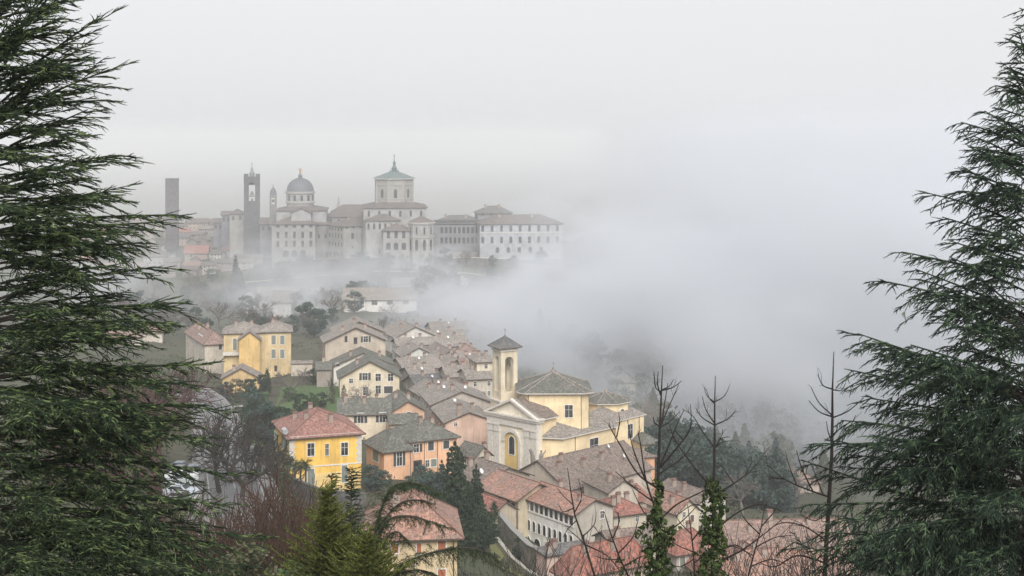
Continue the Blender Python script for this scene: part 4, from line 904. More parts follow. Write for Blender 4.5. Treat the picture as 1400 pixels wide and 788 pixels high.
def civic_tower():
    r, w, h = tower('clock_tower', 'tall dark square bell tower with an arched bell opening and corner battlements', 332, 357, 238, 322, 1060, 10, DK)
    m = MB(); q = w / 2; ow = w * .40; zo = h - 21; zt = h - 6
    st = stone((.11, .10, .105))
    m.box(-q, q, -q, q, -6, zo)
    for sx in (-1, 1):
        for sy in (-1, 1): m.box(min(sx * q, sx * ow / 2), max(sx * q, sx * ow / 2), min(sy * q, sy * ow / 2), max(sy * q, sy * ow / 2), zo, zt)
    k = 8
    for i in range(k):
        t0, t1 = math.pi * i / k, math.pi * (i + 1) / k; hx = ow / 2; zs = zt - hx
        p0, p1, q0, q1 = -hx * math.cos(t0), -hx * math.cos(t1), zs + hx * math.sin(t0), zs + hx * math.sin(t1)
        for y in (-q + .02, q - .02): m.poly([(p0, y, q0), (p1, y, q1), (p1, y, zt), (p0, y, zt)]); m.poly([(y, p0, q0), (y, p1, q1), (y, p1, zt), (y, p0, zt)])
        m.poly([(p0, -q + .02, q0), (p1, -q + .02, q1), (p1, q - .02, q1), (p0, q - .02, q0)]); m.poly([(-q + .02, p0, q0), (-q + .02, p1, q1), (q - .02, p1, q1), (q - .02, p0, q0)])
    m.box(-q, q, -q, q, zt, h - 2.2); m.build('shaft', st, r)
    m = MB()
    for sx in (-1, 1):
        for sy in (-1, 1): m.box(min(sx * q, sx * q * .45), max(sx * q, sx * q * .45), min(sy * q, sy * q * .45), max(sy * q, sy * q * .45), h - 2.2, h)
    m.build('battlement', st, r)
    m = MB(); m.lathe([(2.0, h - 2.2), (2.0, h + .6), (1.4, h + 1.2), (.9, h + 3.2), (1.1, h + 3.6), (.3, h + 5), (.12, h + 9), (0, h + 9.2)], 10); m.tube([(-1, 0, h + 7.6), (1, 0, h + 7.6)], .12, 5); m.build('lantern', METAL, r)
    for x, z, rr in ((0, zo + 4.5, 1.6), (0, zo + .2, 1.1)):
        m = MB(); m.lathe([(0, z + 2 * rr), (rr * .4, z + 1.95 * rr), (rr * .6, z + 1.2 * rr), (rr, z + .1), (0, z + .1)], 10); m.build('bell', flat('bronze', (.12, .10, .06), .4, .8), r)
    m = MB(); m.box(-ow / 2, ow / 2, -.2, .2, zo + 3.6, zo + 4.2); m.build('beam', DK, r)
civic_tower()
def small_belfry():
    r, w, h = tower('belfry', 'small slim belfry with rounded cap between the dark bell tower and the white dome', 368, 379, 268, 300, 1030, 12, STN)
    q = w / 2; m = MB(); m.box(-q, q, -q, q, -6, h - 6.6)
    for sx in (-1, 1):
        for sy in (-1, 1): m.box(min(sx * q, sx * q * .5), max(sx * q, sx * q * .5), min(sy * q, sy * q * .5), max(sy * q, sy * q * .5), h - 6.6, h - 1.4)
    m.box(-q, q, -q, q, h - 1.4, h - .3); m.build('shaft', plaster((.2, .185, .175)), r)
    m = MB(); m.box(-q - .4, q + .4, -q - .4, q + .4, h - .3, h + .2); m.build('cornice', STF, r)
    m = MB(); m.lathe([(q * 1.0, h + .2), (q * 1.0, h + 1.2), (q * .9, h + 3), (q * .6, h + 4.8), (q * .2, h + 6), (.2, h + 7.5), (0, h + 9)], 12); m.build('cap', flat('lead_grey', (.11, .118, .13), .6), r)
    m = MB(); m.lathe([(0, h - 2.6), (.7, h - 2.7), (.9, h - 4), (1.2, h - 4.6), (0, h - 4.6)], 8); m.build('bell', flat('bronze', (.12, .10, .06), .4, .8), r)
small_belfry()
def cathedral():
    D = 1020; x = (X(392, D) + X(429, D)) / 2; rr = (429 - 392) / F * D / 2; z0 = Zp(300, D); zd = Zp(262, D); zt = Zp(240, D)
    r = empty('cathedral', (x, D, z0), 0, 'white domed cathedral with a gilded statue on its grey dome', 'cathedral')
    m = MB(); m.lathe([(rr, -6), (rr, zd - z0 - 1.6)], 24); m.build('drum', STL, r)
    m = MB(); m.lathe([(rr + .1, -1.5), (rr + .8, -1.4), (rr + .8, 0), (rr, .1)], 24); m.lathe([(rr, zd - z0 - 8.6), (rr + .9, zd - z0 - 8.4), (rr + .9, zd - z0 - 7.2), (rr + .1, zd - z0 - 7)], 24); m.lathe([(rr - .2, zd - z0 - 2), (rr + 1.0, zd - z0 - 1.2), (rr + 1.0, zd - z0 + .1), (rr - 1, zd - z0 + .15)], 24); m.build('cornice', STF, r)
    m = MB(); H_ = zt - zd; base = zd - z0
    m.lathe([(rr * math.cos(a) * .98, base + .1 + H_ * .82 * math.sin(a)) for a in [math.pi / 2 * i / 9 * .96 for i in range(10)]], 24)
    for j in range(12):
        aa = 2 * math.pi * j / 12; m.tube([(rr * .99 * math.cos(a) * math.cos(aa), rr * .99 * math.cos(a) * math.sin(aa), base + .15 + H_ * .82 * math.sin(a)) for a in [math.pi / 2 * i / 9 * .94 for i in range(10)]], .22, 5)
    m.build('dome', flat('lead_grey', (.11, .118, .13), .6), r)
    m = MB(); zz = base + H_ * .8; m.lathe([(1.6, zz - .4), (1.5, zz + 1.8), (1.9, zz + 2.0), (.9, zz + 3), (.5, zz + 3.6), (0, zz + 3.7)], 10); m.build('lantern', flat('lead_grey', (.11, .118, .13), .6), r)
    m = MB(); m.lathe([(0, zz + 3.6), (.8, zz + 3.65), (.55, zz + 5.5), (.7, zz + 6.6), (.25, zz + 7.1), (.36, zz + 7.5), (.2, zz + 8), (0, zz + 8.05)], 10); m.tube([(-.6, 0, zz + 6.5), (-1.4, 0, zz + 7.4)], .2, 6); m.tube([(.6, 0, zz + 6.5), (1.2, 0, zz + 5.8)], .2, 6); m.build('gilded_statue', flat('gilding', (.42, .26, .06), .4, .4), r)
    for j in range(12):
        a = 2 * math.pi * (j + .5) / 12; m = MB(); m.box(-.95, .95, -.12, .12, base - 6.6, base - 2.6, 0, Matrix.Rotation(a, 4, 'Z') @ Matrix.Translation((rr, 0, 0)) @ Matrix.Rotation(math.pi / 2, 4, 'Z')); m.build('window', GL, r)
    # nave roof below
    b = Block((378, 288, 998), 6, pxR=446, d=40); b.root = r; b.walls(STL, 'hip', 4); b.roof(FTAN, 'hip', 4, 1)
    b = Block((398, 291, 990), 6, w=14, d=14); b.root = r; b.walls(STL, 'gy', 3.2); b.roof(FTAN, 'gy', 3.2, 1)
cathedral()
def basilica():
    D = 1000; x = X(539, D); rr = (565 - 513) / F * D / 2 * 1.03; z0 = Zp(300, D); zt = Zp(244, D); za = Zp(233, D)
    r = empty('basilica', (x, D, z0), R(9), 'basilica with tall octagonal stone lantern tower under a pale green pyramid roof', 'basilica'); h = zt - z0; e8 = lambda q, z: [(q * math.cos(math.pi / 4 * i + math.pi / 8), q * math.sin(math.pi / 4 * i + math.pi / 8), z) for i in range(8)]
    m = MB(); m.prism([(p[0], p[1]) for p in e8(rr, 0)], -8, h); m.build('drum', plaster((.32, .31, .275), .5), r)
    m = MB(); 
    for z in (h - 1.0, h - 4.6, 15.2): m.prism([(p[0], p[1]) for p in e8(rr + .5, 0)], z, z + .6)
    for p in e8(rr + .1, 0): m.tube([(p[0], p[1], 0), (p[0], p[1], h)], .5, 6)
    for f in range(8):
        for k in range(7):
            a = math.pi / 4 * f; M = Matrix.Rotation(a, 4, 'Z') @ Matrix.Translation((rr * math.cos(math.pi / 8), (k - 3) * rr * .105, 0)) ; m.box(-.05, .3, -.25, .25, h - 3.9, h - 1.2, 0, M)
    m.build('cornice', STF, r)
    for f in range(8):
        a = math.pi / 4 * f; M = Matrix.Rotation(a, 4, 'Z') @ Matrix.Translation((rr * math.cos(math.pi / 8) + .01, 0, 0)) @ Matrix.Rotation(math.pi / 2, 4, 'Z')
        o = arc(2.2, 0, 6.2); m = MB(); m.poly([M @ Vector((q[0], -.04, q[1] + h - 13.6)) for q in o]); m.build('window', GL, r)
        o = arc(5.0, 0, 9.0); o2 = arc(4.3, .4, 8.6); m = MB()
        for i in range(len(o)):
            j = (i + 1) % len(o); m.poly([M @ Vector((o[i][0], -.15, o[i][1] + h - 15)), M @ Vector((o[j][0], -.15, o[j][1] + h - 15)), M @ Vector((o2[j][0], -.15, o2[j][1] + h - 15)), M @ Vector((o2[i][0], -.15, o2[i][1] + h - 15))])
        m.build('blind_arch', STF, r)
    m = MB(); e = e8(rr + 1.6, h + .05); ap = (0, 0, za - z0); m.slab([[e[i], e[(i + 1) % 8], ap] for i in range(8)], .4)
    for p in e: m.tube([p, ap], .3, 5)
    m.build('roof', [flat('verdigris', (.125, .165, .155), .7), STONEW], r)
    m = MB(); z = za - z0 - 1.2; m.lathe([(1.9, z), (1.9, z + 2.2), (2.4, z + 2.5), (1.4, z + 3.4), (.8, z + 5), (1.1, z + 6), (.9, z + 7), (.3, z + 8.2), (.15, z + 13), (0, z + 13.2)], 10); m.tube([(-1, 0, z + 11.4), (1, 0, z + 11.4)], .16, 5)
    for i in range(8): p = e8(3.0, z + .2)[i]; m.lathe([(.3, z - .6), (.35, z + 1.1), (0, z + 1.9)], 6, 0, (p[0], p[1]))
    m.build('lantern', flat('verdigris_dark', (.09, .13, .13), .7), r)
    # transept and nave
    for c, th, kw, roof, rise in (((497, 284, 972), 6, dict(pxR=583, d=50), 'hip', 5.0), ((500, 301, 962), 6, dict(pxR=546, d=22), 'hip', 4.0)):
        b = Block(c, th, **kw); b.root = r; b.walls(STL, roof, rise); b.roof(FTAN, roof, rise, 1.2)
        for k in range(6): b.place('R', b.w * (k + .5) / 6, b.zE - 6.5, 1.5, 4.2, 'arch', 0)
basilica()
def citadel_house(label, c, th, roof, rise, wall, rows, roofm=TAN, cat='palace', name='palace', extra=None, **kw):
    b = H(name, label, wall, roofm, c, th, roof, rise, 1.1, cat=cat, **kw)
    for q in rows: b.row(*q)
    for k in range(2): b.chimney(.25 + .4 * k, .35, 2.0, .8)
    return b
b = citadel_house('broad grey palace with five window bays and arched ground floor below the white dome', (371.5, 306, 985), 4, 'hip', 5.5, (.52, .48, .42), [('R', 5, 380, 425, 326, 1.9, 4.6, 'dark'), ('R', 5, 380, 425, 338, 1.9, 4.4, 'dark'), ('R', 5, 380, 425, 311.5, 2.4, 1.8, 'dark'), ('R', 3, 391, 414, 352, 4.2, 5.0, 'arch')], pxR=431, d=30)
b = Block((431, 306, 1000), 4, pxR=450, d=26); b.make_root('palace', 'shaded recessed house between the two grey palaces', 'palace'); b.walls(plaster((.23, .215, .2)), 'hip', 4); b.roof(FTAN, 'hip', 4, 1); b.row('R', 2, 436, 445, 326, 1.6, 3, 'dark'); b.row('R', 3, 434, 447, 352, 2.6, 4, 'arch')  # wall colour darkened to stand for the shaded side of the broad palace
b = citadel_house('corner palace with a grid of small windows on its left face', (470, 309, 975), 34, 'hip', 5.0, (.56, .52, .45), [('L', 5, 467, 451, 316, 1.5, 2.0, 'dark'), ('L', 5, 467, 451, 326, 1.5, 3, 'dark'), ('L', 5, 467, 451, 338, 1.5, 3, 'dark'), ('L', 4, 467, 452, 352, 1.5, 3.4, 'arch'), ('R', 3, 482, 512, 327, 2.0, 4.2, 'dark'), ('R', 3, 482, 512, 340, 1.2, 1.6, 'dark'), ('R', 6, 474, 520, 313, 1.3, 2.0, 'dark'), ('R', 3, 482, 512, 354, 3.4, 3, 'arch')], pxR=524, pxL=449)
m = MB(); x0 = b.along(b.u, 494); x1 = b.along(b.u, 500); m.box(x0, x1, -.25, -.002, b.zb, b.zE); b.put(m, 'dark_strip', plaster((.22, .18, .18)))  # thin darker strip standing proud of the wall, a recess drawn by colour
b = citadel_house('pale apse block with arched blind windows right of the corner palace', (524, 315, 950), 6, 'hip', 4, (.57, .53, .46), [('R', 3, 531, 552, 326, 2.2, 5.5, 'arch'), ('R', 3, 531, 552, 342, 3.2, 5, 'arch')], pxR=560, d=26)
def apse():
    D = 950; c = P(575, 305, D); r = empty('apse', (c.x, c.y + 8, c.z - 26), 0, 'polygonal church apse with tall round arched windows at the right of the basilica', 'apse'); k = 10; rr = 9.0
    f = [(rr * math.cos(2 * math.pi * i / k + .31), rr * math.sin(2 * math.pi * i / k + .31)) for i in range(k)]; m = MB(); m.prism(f, -6, 26); m.build('wall', plaster((.33, .32, .305), .5), r)
    e = [(p[0] * 1.12, p[1] * 1.12, 26.1) for p in f]; m = MB(); m.slab([[e[i], e[(i + 1) % k], (0, 0, 30.5)] for i in range(k)], .5); m.build('roof', [FTAN, STONEW], r)
    m = MB(); m.prism([(p[0] * 1.05, p[1] * 1.05) for p in f], 15.6, 16.4); m.prism([(p[0] * 1.05, p[1] * 1.05) for p in f], 24.6, 25.6); m.build('cornice', STF, r)
    for i in range(k):
        a = 2 * math.pi * (i + .5) / k + .31; ap = rr * math.cos(math.pi / k); M = Matrix.Rotation(a, 4, 'Z') @ Matrix.Translation((ap, 0, 0)) @ Matrix.Rotation(math.pi / 2, 4, 'Z')
        m = MB(); m.poly([M @ Vector((q[0], -.05, q[1] + 18)) for q in arc(1.3, 0, 5)]); m.poly([M @ Vector((q[0], -.05, q[1] + 7)) for q in arc(2.0, 0, 7.5)]); m.build('window', GL, r)
apse()
b = citadel_house('long grey building with arcaded upper gallery and two rows of windows', (590, 305, 1010), -3, 'hip', 5, (.40, .38, .37), [('R', 9, 604, 652, 319, 1.9, 4.4, 'dark'), ('R', 9, 604, 652, 333, 1.9, 4.4, 'dark'), ('R', 24, 594, 654, 307.5, .9, 3.6, 'dark')], pxR=660, d=24, roofm=SLATE)
m = MB(); m.box(0, b.w, -2, -.01, b.zb, Zp(345, 1010)); b.put(m, 'podium', plaster((.35, .33, .31)))
b = citadel_house('square roof turret with wide overhanging eaves on the long grey building', (653, 291, 1018), 8, 'hip', 4.5, (.38, .35, .33), [('R', 4, 660, 695, 295, 1.6, 2.4, 'dark')], pxR=700, d=18, cat='turret', name='roof_turret', roofm=SLATE)
b = citadel_house('white palace with two rows of windows half swallowed by the cloud', (656, 306, 985), 6, 'hip', 5.5, (.68, .67, .64), [('R', 9, 660, 762, 317, 2.0, 4.2, 'dark'), ('R', 9, 660, 762, 333, 2.0, 4.6, 'dark'), ('R', 5, 680, 740, 346, 2.4, 4, 'arch')], pxR=769, d=28)
m = MB(); m.box(-.3, b.w + .3, -.35, -.01, Zp(319, 985), Zp(318.2, 985)); b.put(m, 'string_course', STONEW)
for lab, c, th, pr, roof, rise, wc in (
    ('low roof with three skylights between the white dome and the basilica', (447, 296, 1030), 10, 500, 'hip', 4.5, (.48, .44, .4)),
    ('brown roofed hall stepping up to the basilica on its left', (455, 290, 1045), 10, 508, 'hip', 5, (.5, .46, .42)),
    ('dark gabled house immediately right of the shaft of the dark bell tower', (356, 306, 1040), 10, 372, 'gx', 4, (.34, .31, .3)),
    ('cream tall house immediately left of the dark bell tower', (314, 292, 1065), 8, 333, 'hip', 3, (.58, .53, .45)),
    ('narrow dark house stepping down from the cream tall house', (303, 294, 1080), 8, 315, 'gx', 2.5, (.33, .3, .3)),
    ('dark grey roof range left of the cream tall house', (292, 304, 1090), 8, 304, 'gx', 2.5, (.33, .3, .3)),
    ('faint cloud swallowed house right of the white palace', (792, 330, 990), 8, 836, 'hip', 5, (.4, .38, .36)),
    ('grey house filling the gap below the basilica nave', (486, 300, 1000), 8, 530, 'hip', 4, (.5, .46, .42))):
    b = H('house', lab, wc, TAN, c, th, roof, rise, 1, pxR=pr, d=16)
    n = max(2, int(b.w / 5)); 
    for k in range(n): b.place('R', b.w * (k + .5) / n, b.zE - 5, 1.6, 2.8, 'dark', 0)
r = empty('spire', (X(463, 1200), 1200, Zp(300, 1200)), 0, 'tiny faint pointed spire between the dome and the basilica', 'spire')
m = MB(); m.lathe([(1.6, -6), (1.6, 11), (2.0, 11.2), (1.3, 12.5), (.3, 19), (0, 21)], 8); m.build('shaft', STN, r)
# terrace walls under the palaces
def terrace(label, pts, h, mat, base=3.0):
    wallrun('town_wall', label, pts, h, 2.5, mat, None, 'town wall', base)
terrace('long grey terrace wall under the corner palace', [(375, 968), (470, 955), (560, 960)], 6.5, stone((.17, .16, .15)))
terrace('pale terrace wall with hedge under the long grey building', [(565, 965), (640, 972), (770, 970)], 5.0, stone((.2, .19, .18)))
terrace('mossy bastion wall beneath the palaces, half lost in fog', [(330, 880), (430, 880), (520, 890), (640, 900), (760, 905)], 7.0, stone((.15, .145, .14)))
# middle slope
b = H('house', 'long white barn like house with three windows in the misty slope', (.74, .72, .68), TAN, (470, 409, 720), 4, 'gx', 5.0, .9, pxR=570, d=14, wins=[('R', 487, 415, 7, 6, 'plain'), ('R', 512, 414, 8, 6, 'plain'), ('R', 533, 413.5, 8, 6, 'plain'), ('R', 555, 412.5, 8, 6.5, 'plain')], pipes=[('R', 500), ('R', 544)], lod=1)
H('house', 'white house front glowing through the mist left of the long white house', (.7, .68, .64), TAN, (373, 413, 715), 4, 'gx', 5.0, .8, pxR=398, d=13)
H('house', 'tiny gabled cottage in the misty trees below the broad palace', (.62, .58, .53), TAN, (333, 405, 740), 8, 'gy', 3.2, .7, pxR=349, d=9)
H('house', 'low hazy farmhouse below the terrace wall in the middle slope', (.5, .47, .42), TAN, (352, 404, 780), 4, 'gx', 4, .8, pxR=408, d=12)
H('house', 'ghostly large block with window rows deep in the cloud', (.45, .43, .41), TAN, (700, 400, 900), 4, 'hip', 5, 1, pxR=812, d=20, rows=[('R', 9, 712, 804, 412, 2, 4, 'plain', 0), ('R', 9, 712, 804, 424, 2, 4, 'plain', 0)])
H('house', 'faint house at the upper edge of the wood, beyond the choir of the church', (.6, .55, .46), TAN, (846, 522, 560), 6, 'hip', 2.4, .7, pxR=868, d=10)
for lab, c, pr, roof, rise, wc in (('faint long cottage under the bastion wall, left of the misty barn like house', (418, 392, 850), 452, 'gx', 3.6, (.66, .63, .58)), ('faint pale house in the terraced gardens under the corner palace', (488, 384, 870), 516, 'hip', 3.4, (.7, .66, .6)), ('faint low house in the fog above the long white house', (536, 388, 850), 566, 'gx', 3.0, (.6, .57, .52)), ('faint block in the fog under the long grey building', (606, 384, 880), 640, 'hip', 4.0, (.62, .59, .55)), ('faint cottage in the fog above the lane end', (598, 418, 760), 628, 'gx', 3.0, (.64, .6, .55))):
    b = H('house', lab, wc, TAN, c, 6, roof, rise, .8, pxR=pr, d=11)
    for k in range(4): b.place('R', b.w * (k + .5) / 4, b.zE - 3.4, 1.2, 1.7, 'dark', 0)
b = H('chapel', 'white chapel with three round windows and hipped roof on the left town slope', (.70, .66, .56), TAN, (196, 350, 1040), 4, 'hip', 5.0, 1, pxR=226, d=14, cat='chapel')
for k in range(3): b.place('R', b.w * (.3 + .22 * k), b.zE - 6, 1.5, 1.6, 'arch', 0)
H('bell_gable', 'small cream bell gable rising above the white chapel', (.6, .52, .38), TAN, (201, 330, 1060), 6, 'gy', 2.0, .5, pxR=213, d=6, cat='bell gable', wins=[('R', 208, 334, 3, 4, 'arch', 0)])
H('house', 'white gabled house behind the chapel on the left town slope', (.66, .63, .58), TAN, (220, 336, 1080), 6, 'gy', 3.0, 1, pxR=240, d=12, wins=[('R', 226, 339, 2, 2, 'dark', 0), ('R', 232, 339, 2, 2, 'dark', 0)])
H('house', 'cream house with red roof and one white window on the left town slope', (.62, .54, .40), REDO, (252.5, 345.5, 1050), 4, 'gx', 5, 1, pxR=283, d=12, wins=[('R', 261, 350, 3, 4, 'plain', 0)])
H('house', 'long pink walled house under the left conifer branches on the town slope', (.5, .36, .32), PINKR, (132, 368, 1000), 4, 'gx', 4, 1, pxR=198, d=12)
H('house', 'cream house with red roof at the far left of the town slope', (.56, .52, .42), RED, (100, 356, 1010), 4, 'hip', 4, 1, pxR=131, d=12)
# crowded small roofs of the town slope
GRP = 'small hazy roofs crowding the slope left of the domes'
proto = None
def small_house():
    r = empty('house', (0, 0, 0), 0, 'small hazy house with tiled roof crowded on the slope left of the palaces', 'house', GRP)
    m = MB(); w, d, h, rs = 11.0, 9.0, 6.5, 2.4; m.prism([(-w / 2, 0), (w / 2, 0), (w / 2, d), (-w / 2, d)], -8, h, 0, False)
    for x in (-w / 2, w / 2): m.poly([(x, 0, h), (x, d, h), (x, d / 2, h + rs)])
    m.build('wall', plaster((.32, .29, .25), .5), r)
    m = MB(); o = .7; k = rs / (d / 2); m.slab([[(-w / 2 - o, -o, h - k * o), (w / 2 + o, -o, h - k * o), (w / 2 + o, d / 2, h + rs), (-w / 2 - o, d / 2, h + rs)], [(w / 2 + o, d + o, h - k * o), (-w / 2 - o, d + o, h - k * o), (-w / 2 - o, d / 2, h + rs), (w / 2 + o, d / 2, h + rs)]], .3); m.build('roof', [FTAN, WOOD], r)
    for x in (-3.4, 0, 3.4):
        for z in (h - 2.4, h - 5.2): link('window', win_meshes('plain', 1.2, 1.6, 0)[0], r, (x, 0, z))
    return r
def copy_tree(o, parent=None):
    c = o.copy(); COL.objects.link(c)
    if parent is not None: c.parent = parent
    for ch in list(o.children): copy_tree(ch, c)
    return c
proto = small_house(); first = True
rr_ = random.Random(3)
ALTW = [plaster((.40, .36, .31), .5), plaster((.26, .22, .2), .5), plaster((.55, .52, .48), .5), plaster((.36, .28, .22), .5)]
for py_, D, lo, hi, st in ((311, 1290, 130, 300, 17), (318, 1240, 120, 345, 16), (326, 1180, 120, 370, 17), (334, 1130, 245, 372, 18), (340, 1090, 285, 370, 20), (348, 1060, 290, 372, 21), (356, 1030, 228, 372, 22), (363, 1000, 226, 350, 28)):
    px = lo + rr_.random() * 8
    while px < hi:
        D2 = D + rr_.uniform(-14, 14); x = X(px, D2); z = G(x, D2)
        o = proto if first else copy_tree(proto); first = False
        o.location = (x, D2, z + rr_.uniform(-1.0, 1.5)); o.rotation_euler.z = rr_.choice((0, .15, -.2, 1.4, .3)) + rr_.uniform(-.1, .1)
        s_ = rr_.uniform(.8, 1.25); o.scale = (s_, s_, rr_.uniform(.8, 1.15))
        for ch in o.children:
            if ch.name.startswith('wall') and rr_.random() < .6: ch.material_slots[0].link = 'OBJECT'; ch.material_slots[0].material = rr_.choice(ALTW)
            if ch.name.startswith('roof') and rr_.random() < .4: ch.material_slots[0].link = 'OBJECT'; ch.material_slots[0].material = rr_.choice((REDO, BROWN, SLATE, PINKR))
        px += st * rr_.uniform(.8, 1.35)
# ---------------------------------------------------------------- plant kit (numpy)
def segs_to_tubes(P0, P1, R0, R1, k=3):
    P0, P1 = np.asarray(P0, float), np.asarray(P1, float); R0 = np.asarray(R0, float)[:, None]; R1 = np.asarray(R1, float)[:, None]
    d = P1 - P0; d /= np.linalg.norm(d, axis=1, keepdims=True) + 1e-9
    ref = np.where(np.abs(d[:, 2:3]) > .9, np.array([[1., 0, 0]]), np.array([[0, 0, 1.]])); a = np.cross(d, ref); a /= np.linalg.norm(a, axis=1, keepdims=True) + 1e-9; b = np.cross(d, a)
    n = len(P0); V = np.empty((n, 2 * k, 3))
    for j in range(k):
        c, s = math.cos(2 * math.pi * j / k), math.sin(2 * math.pi * j / k); o = a * c + b * s
        V[:, j] = P0 + o * R0; V[:, k + j] = P1 + o * R1
    base = (np.arange(n) * 2 * k)[:, None]
    Fq = np.concatenate([np.stack([base[:, 0] + j, base[:, 0] + (j + 1) % k, base[:, 0] + k + (j + 1) % k, base[:, 0] + k + j], -1) for j in range(k)])
    return V.reshape(-1, 3), Fq
def segs_to_needles(P0, P1, spacing, length, width, fwd=.55, up=.25, rg=rng, scale_by=None):
    P0, P1 = np.asarray(P0, float), np.asarray(P1, float); L = np.linalg.norm(P1 - P0, axis=1)
    cnt = np.maximum(1, np.ceil(L / spacing * (1 if scale_by is None else scale_by))).astype(int); i = np.repeat(np.arange(len(P0)), cnt)
    t = rg.random(len(i))[:, None]; p = P0[i] * (1 - t) + P1[i] * t; d = (P1 - P0)[i] / (L[i][:, None] + 1e-9)
    r = rg.normal(size=(len(i), 3)); r -= d * (r * d).sum(1, keepdims=True); r /= np.linalg.norm(r, axis=1, keepdims=True) + 1e-9
    nd = d * fwd + r * .8; nd[:, 2] += up; nd /= np.linalg.norm(nd, axis=1, keepdims=True) + 1e-9
    ln = length * rg.uniform(.7, 1.2, (len(i), 1)); w = np.cross(nd, rg.normal(size=(len(i), 3))); w /= np.linalg.norm(w, axis=1, keepdims=True) + 1e-9; w *= width * .5
    V = np.stack([p - w, p + w, p + nd * ln], 1).reshape(-1, 3); b = np.arange(len(i)) * 3
    return V, np.stack([b, b + 1, b + 2], -1)
def leaves(Pts, size, rg=rng, flat_=.0, aspect=.6, nrm=None):
    Pts = np.asarray(Pts, float); n = len(Pts); a = rg.normal(size=(n, 3)); a /= np.linalg.norm(a, axis=1, keepdims=True)
    q = rg.normal(size=(n, 3)) if nrm is None else nrm + rg.normal(size=(n, 3)) * .6
    b = np.cross(a, q); b /= np.linalg.norm(b, axis=1, keepdims=True) + 1e-9
    s = size * rg.uniform(.6, 1.3, (n, 1)); a = a * s; b = b * s * aspect
    V = np.stack([Pts - a, Pts + b * .9 - a * .1, Pts + a, Pts - b * .9 - a * .1], 1).reshape(-1, 3); k = np.arange(n) * 4
    return V, np.stack([k, k + 1, k + 2, k + 3], -1)
def join(*vf):
    V = []; Fs = []; n = 0
    for v, f in vf: V.append(v); Fs.append(f + n); n += len(v)
    return np.concatenate(V), Fs
# ---------------------------------------------------------------- bare trees
def bare_tree_mesh(seed, h=10.0, spread=.5, levels=5, trunk=.32, bushy=False, droop=0.0, kids=(2, 4)):
    r = random.Random(seed); P0 = []; P1 = []; R0 = []; R1 = []; tr = [[], [], [], []]
    def grow(p, d, L, rad, lv):
        n = 3; q = p
        for k in range(n):
            d2 = (d + Vector((r.gauss(0, .13), r.gauss(0, .13), r.gauss(0, .1) + .05 - droop * (lv > 2)))).normalized()
            e = q + d2 * L / n; ra = rad * (1 - .3 * k / n); rb = rad * (1 - .3 * (k + 1) / n)
            dst = tr if lv == 0 else (P0, P1, R0, R1)
            dst[0].append(q[:]); dst[1].append(e[:]); dst[2].append(max(ra, .012)); dst[3].append(max(rb, .01))
            q = e; d = d2
            if lv < levels - 1 and lv > 0 and r.random() < .75:
                o = d.orthogonal(); o.rotate(Matrix.Rotation(r.uniform(0, 6.28), 3, d)); grow(q, (d * .6 + o.normalized() * .8).normalized(), L * r.uniform(.45, .7), rb * .5, lv + 1)
        if lv < levels - 1:
            for _ in range(r.randint(*kids)):
                o = d.orthogonal(); o.rotate(Matrix.Rotation(r.uniform(0, 6.28), 3, d)); grow(q, (d * r.uniform(.6, 1.1) + o.normalized() * spread * r.uniform(.7, 1.5)).normalized(), L * r.uniform(.6, .85), rad * .62, lv + 1)
    if bushy:
        for _ in range(9): grow(Vector((r.gauss(0, .3), r.gauss(0, .3), -.2)), Vector((r.gauss(0, .4), r.gauss(0, .4), 1)).normalized(), h * r.uniform(.28, .4), trunk * .4, 1)
        tr = [[(0, 0, -.4)], [(0, 0, .3)], [.1], [.08]]
    else: grow(Vector((0, 0, -.5)), Vector((0, 0, 1)), h * .32, trunk, 0)
    return tr, (P0, P1, R0, R1)
BK_D = bark('dark_bark', (.05, .042, .035)); BK_G = bark('grey_bark', (.16, .14, .125)); BK_R = bark('reddish_twig', (.085, .045, .038)); BK_P = bark('pale_twig', (.30, .27, .24)); BK_B = bark('brown_twig', (.075, .042, .028))
BARE = {}
def bare(kind, i):
    k = (kind, i)
    if k not in BARE:
        mat = dict(dark=BK_D, grey=BK_G, red=BK_R, pale=BK_P, bush=BK_B, thin=BK_D)[kind]
        tr, br = bare_tree_mesh(100 + i * 7 + len(kind), 10, spread=.75 if kind in ('red', 'pale') else .55, levels=5, trunk=.11 if kind == 'thin' else .32, bushy=(kind in ('bush', 'thin')))
        s = np.array(br[1])[:, 2].max() / 10
        def f(a): return [np.array(a[0]) / s, np.array(a[1]) / s, np.array(a[2]) * 1.1, np.array(a[3]) * 1.1]
        BARE[k] = (np_mesh('trunk', *[x if j == 0 else [x] for j, x in enumerate(segs_to_tubes(*f(tr), 6))], mat, True), np_mesh('crown', *[x if j == 0 else [x] for j, x in enumerate(segs_to_tubes(*f(br), 3))], mat))
    return BARE[k]
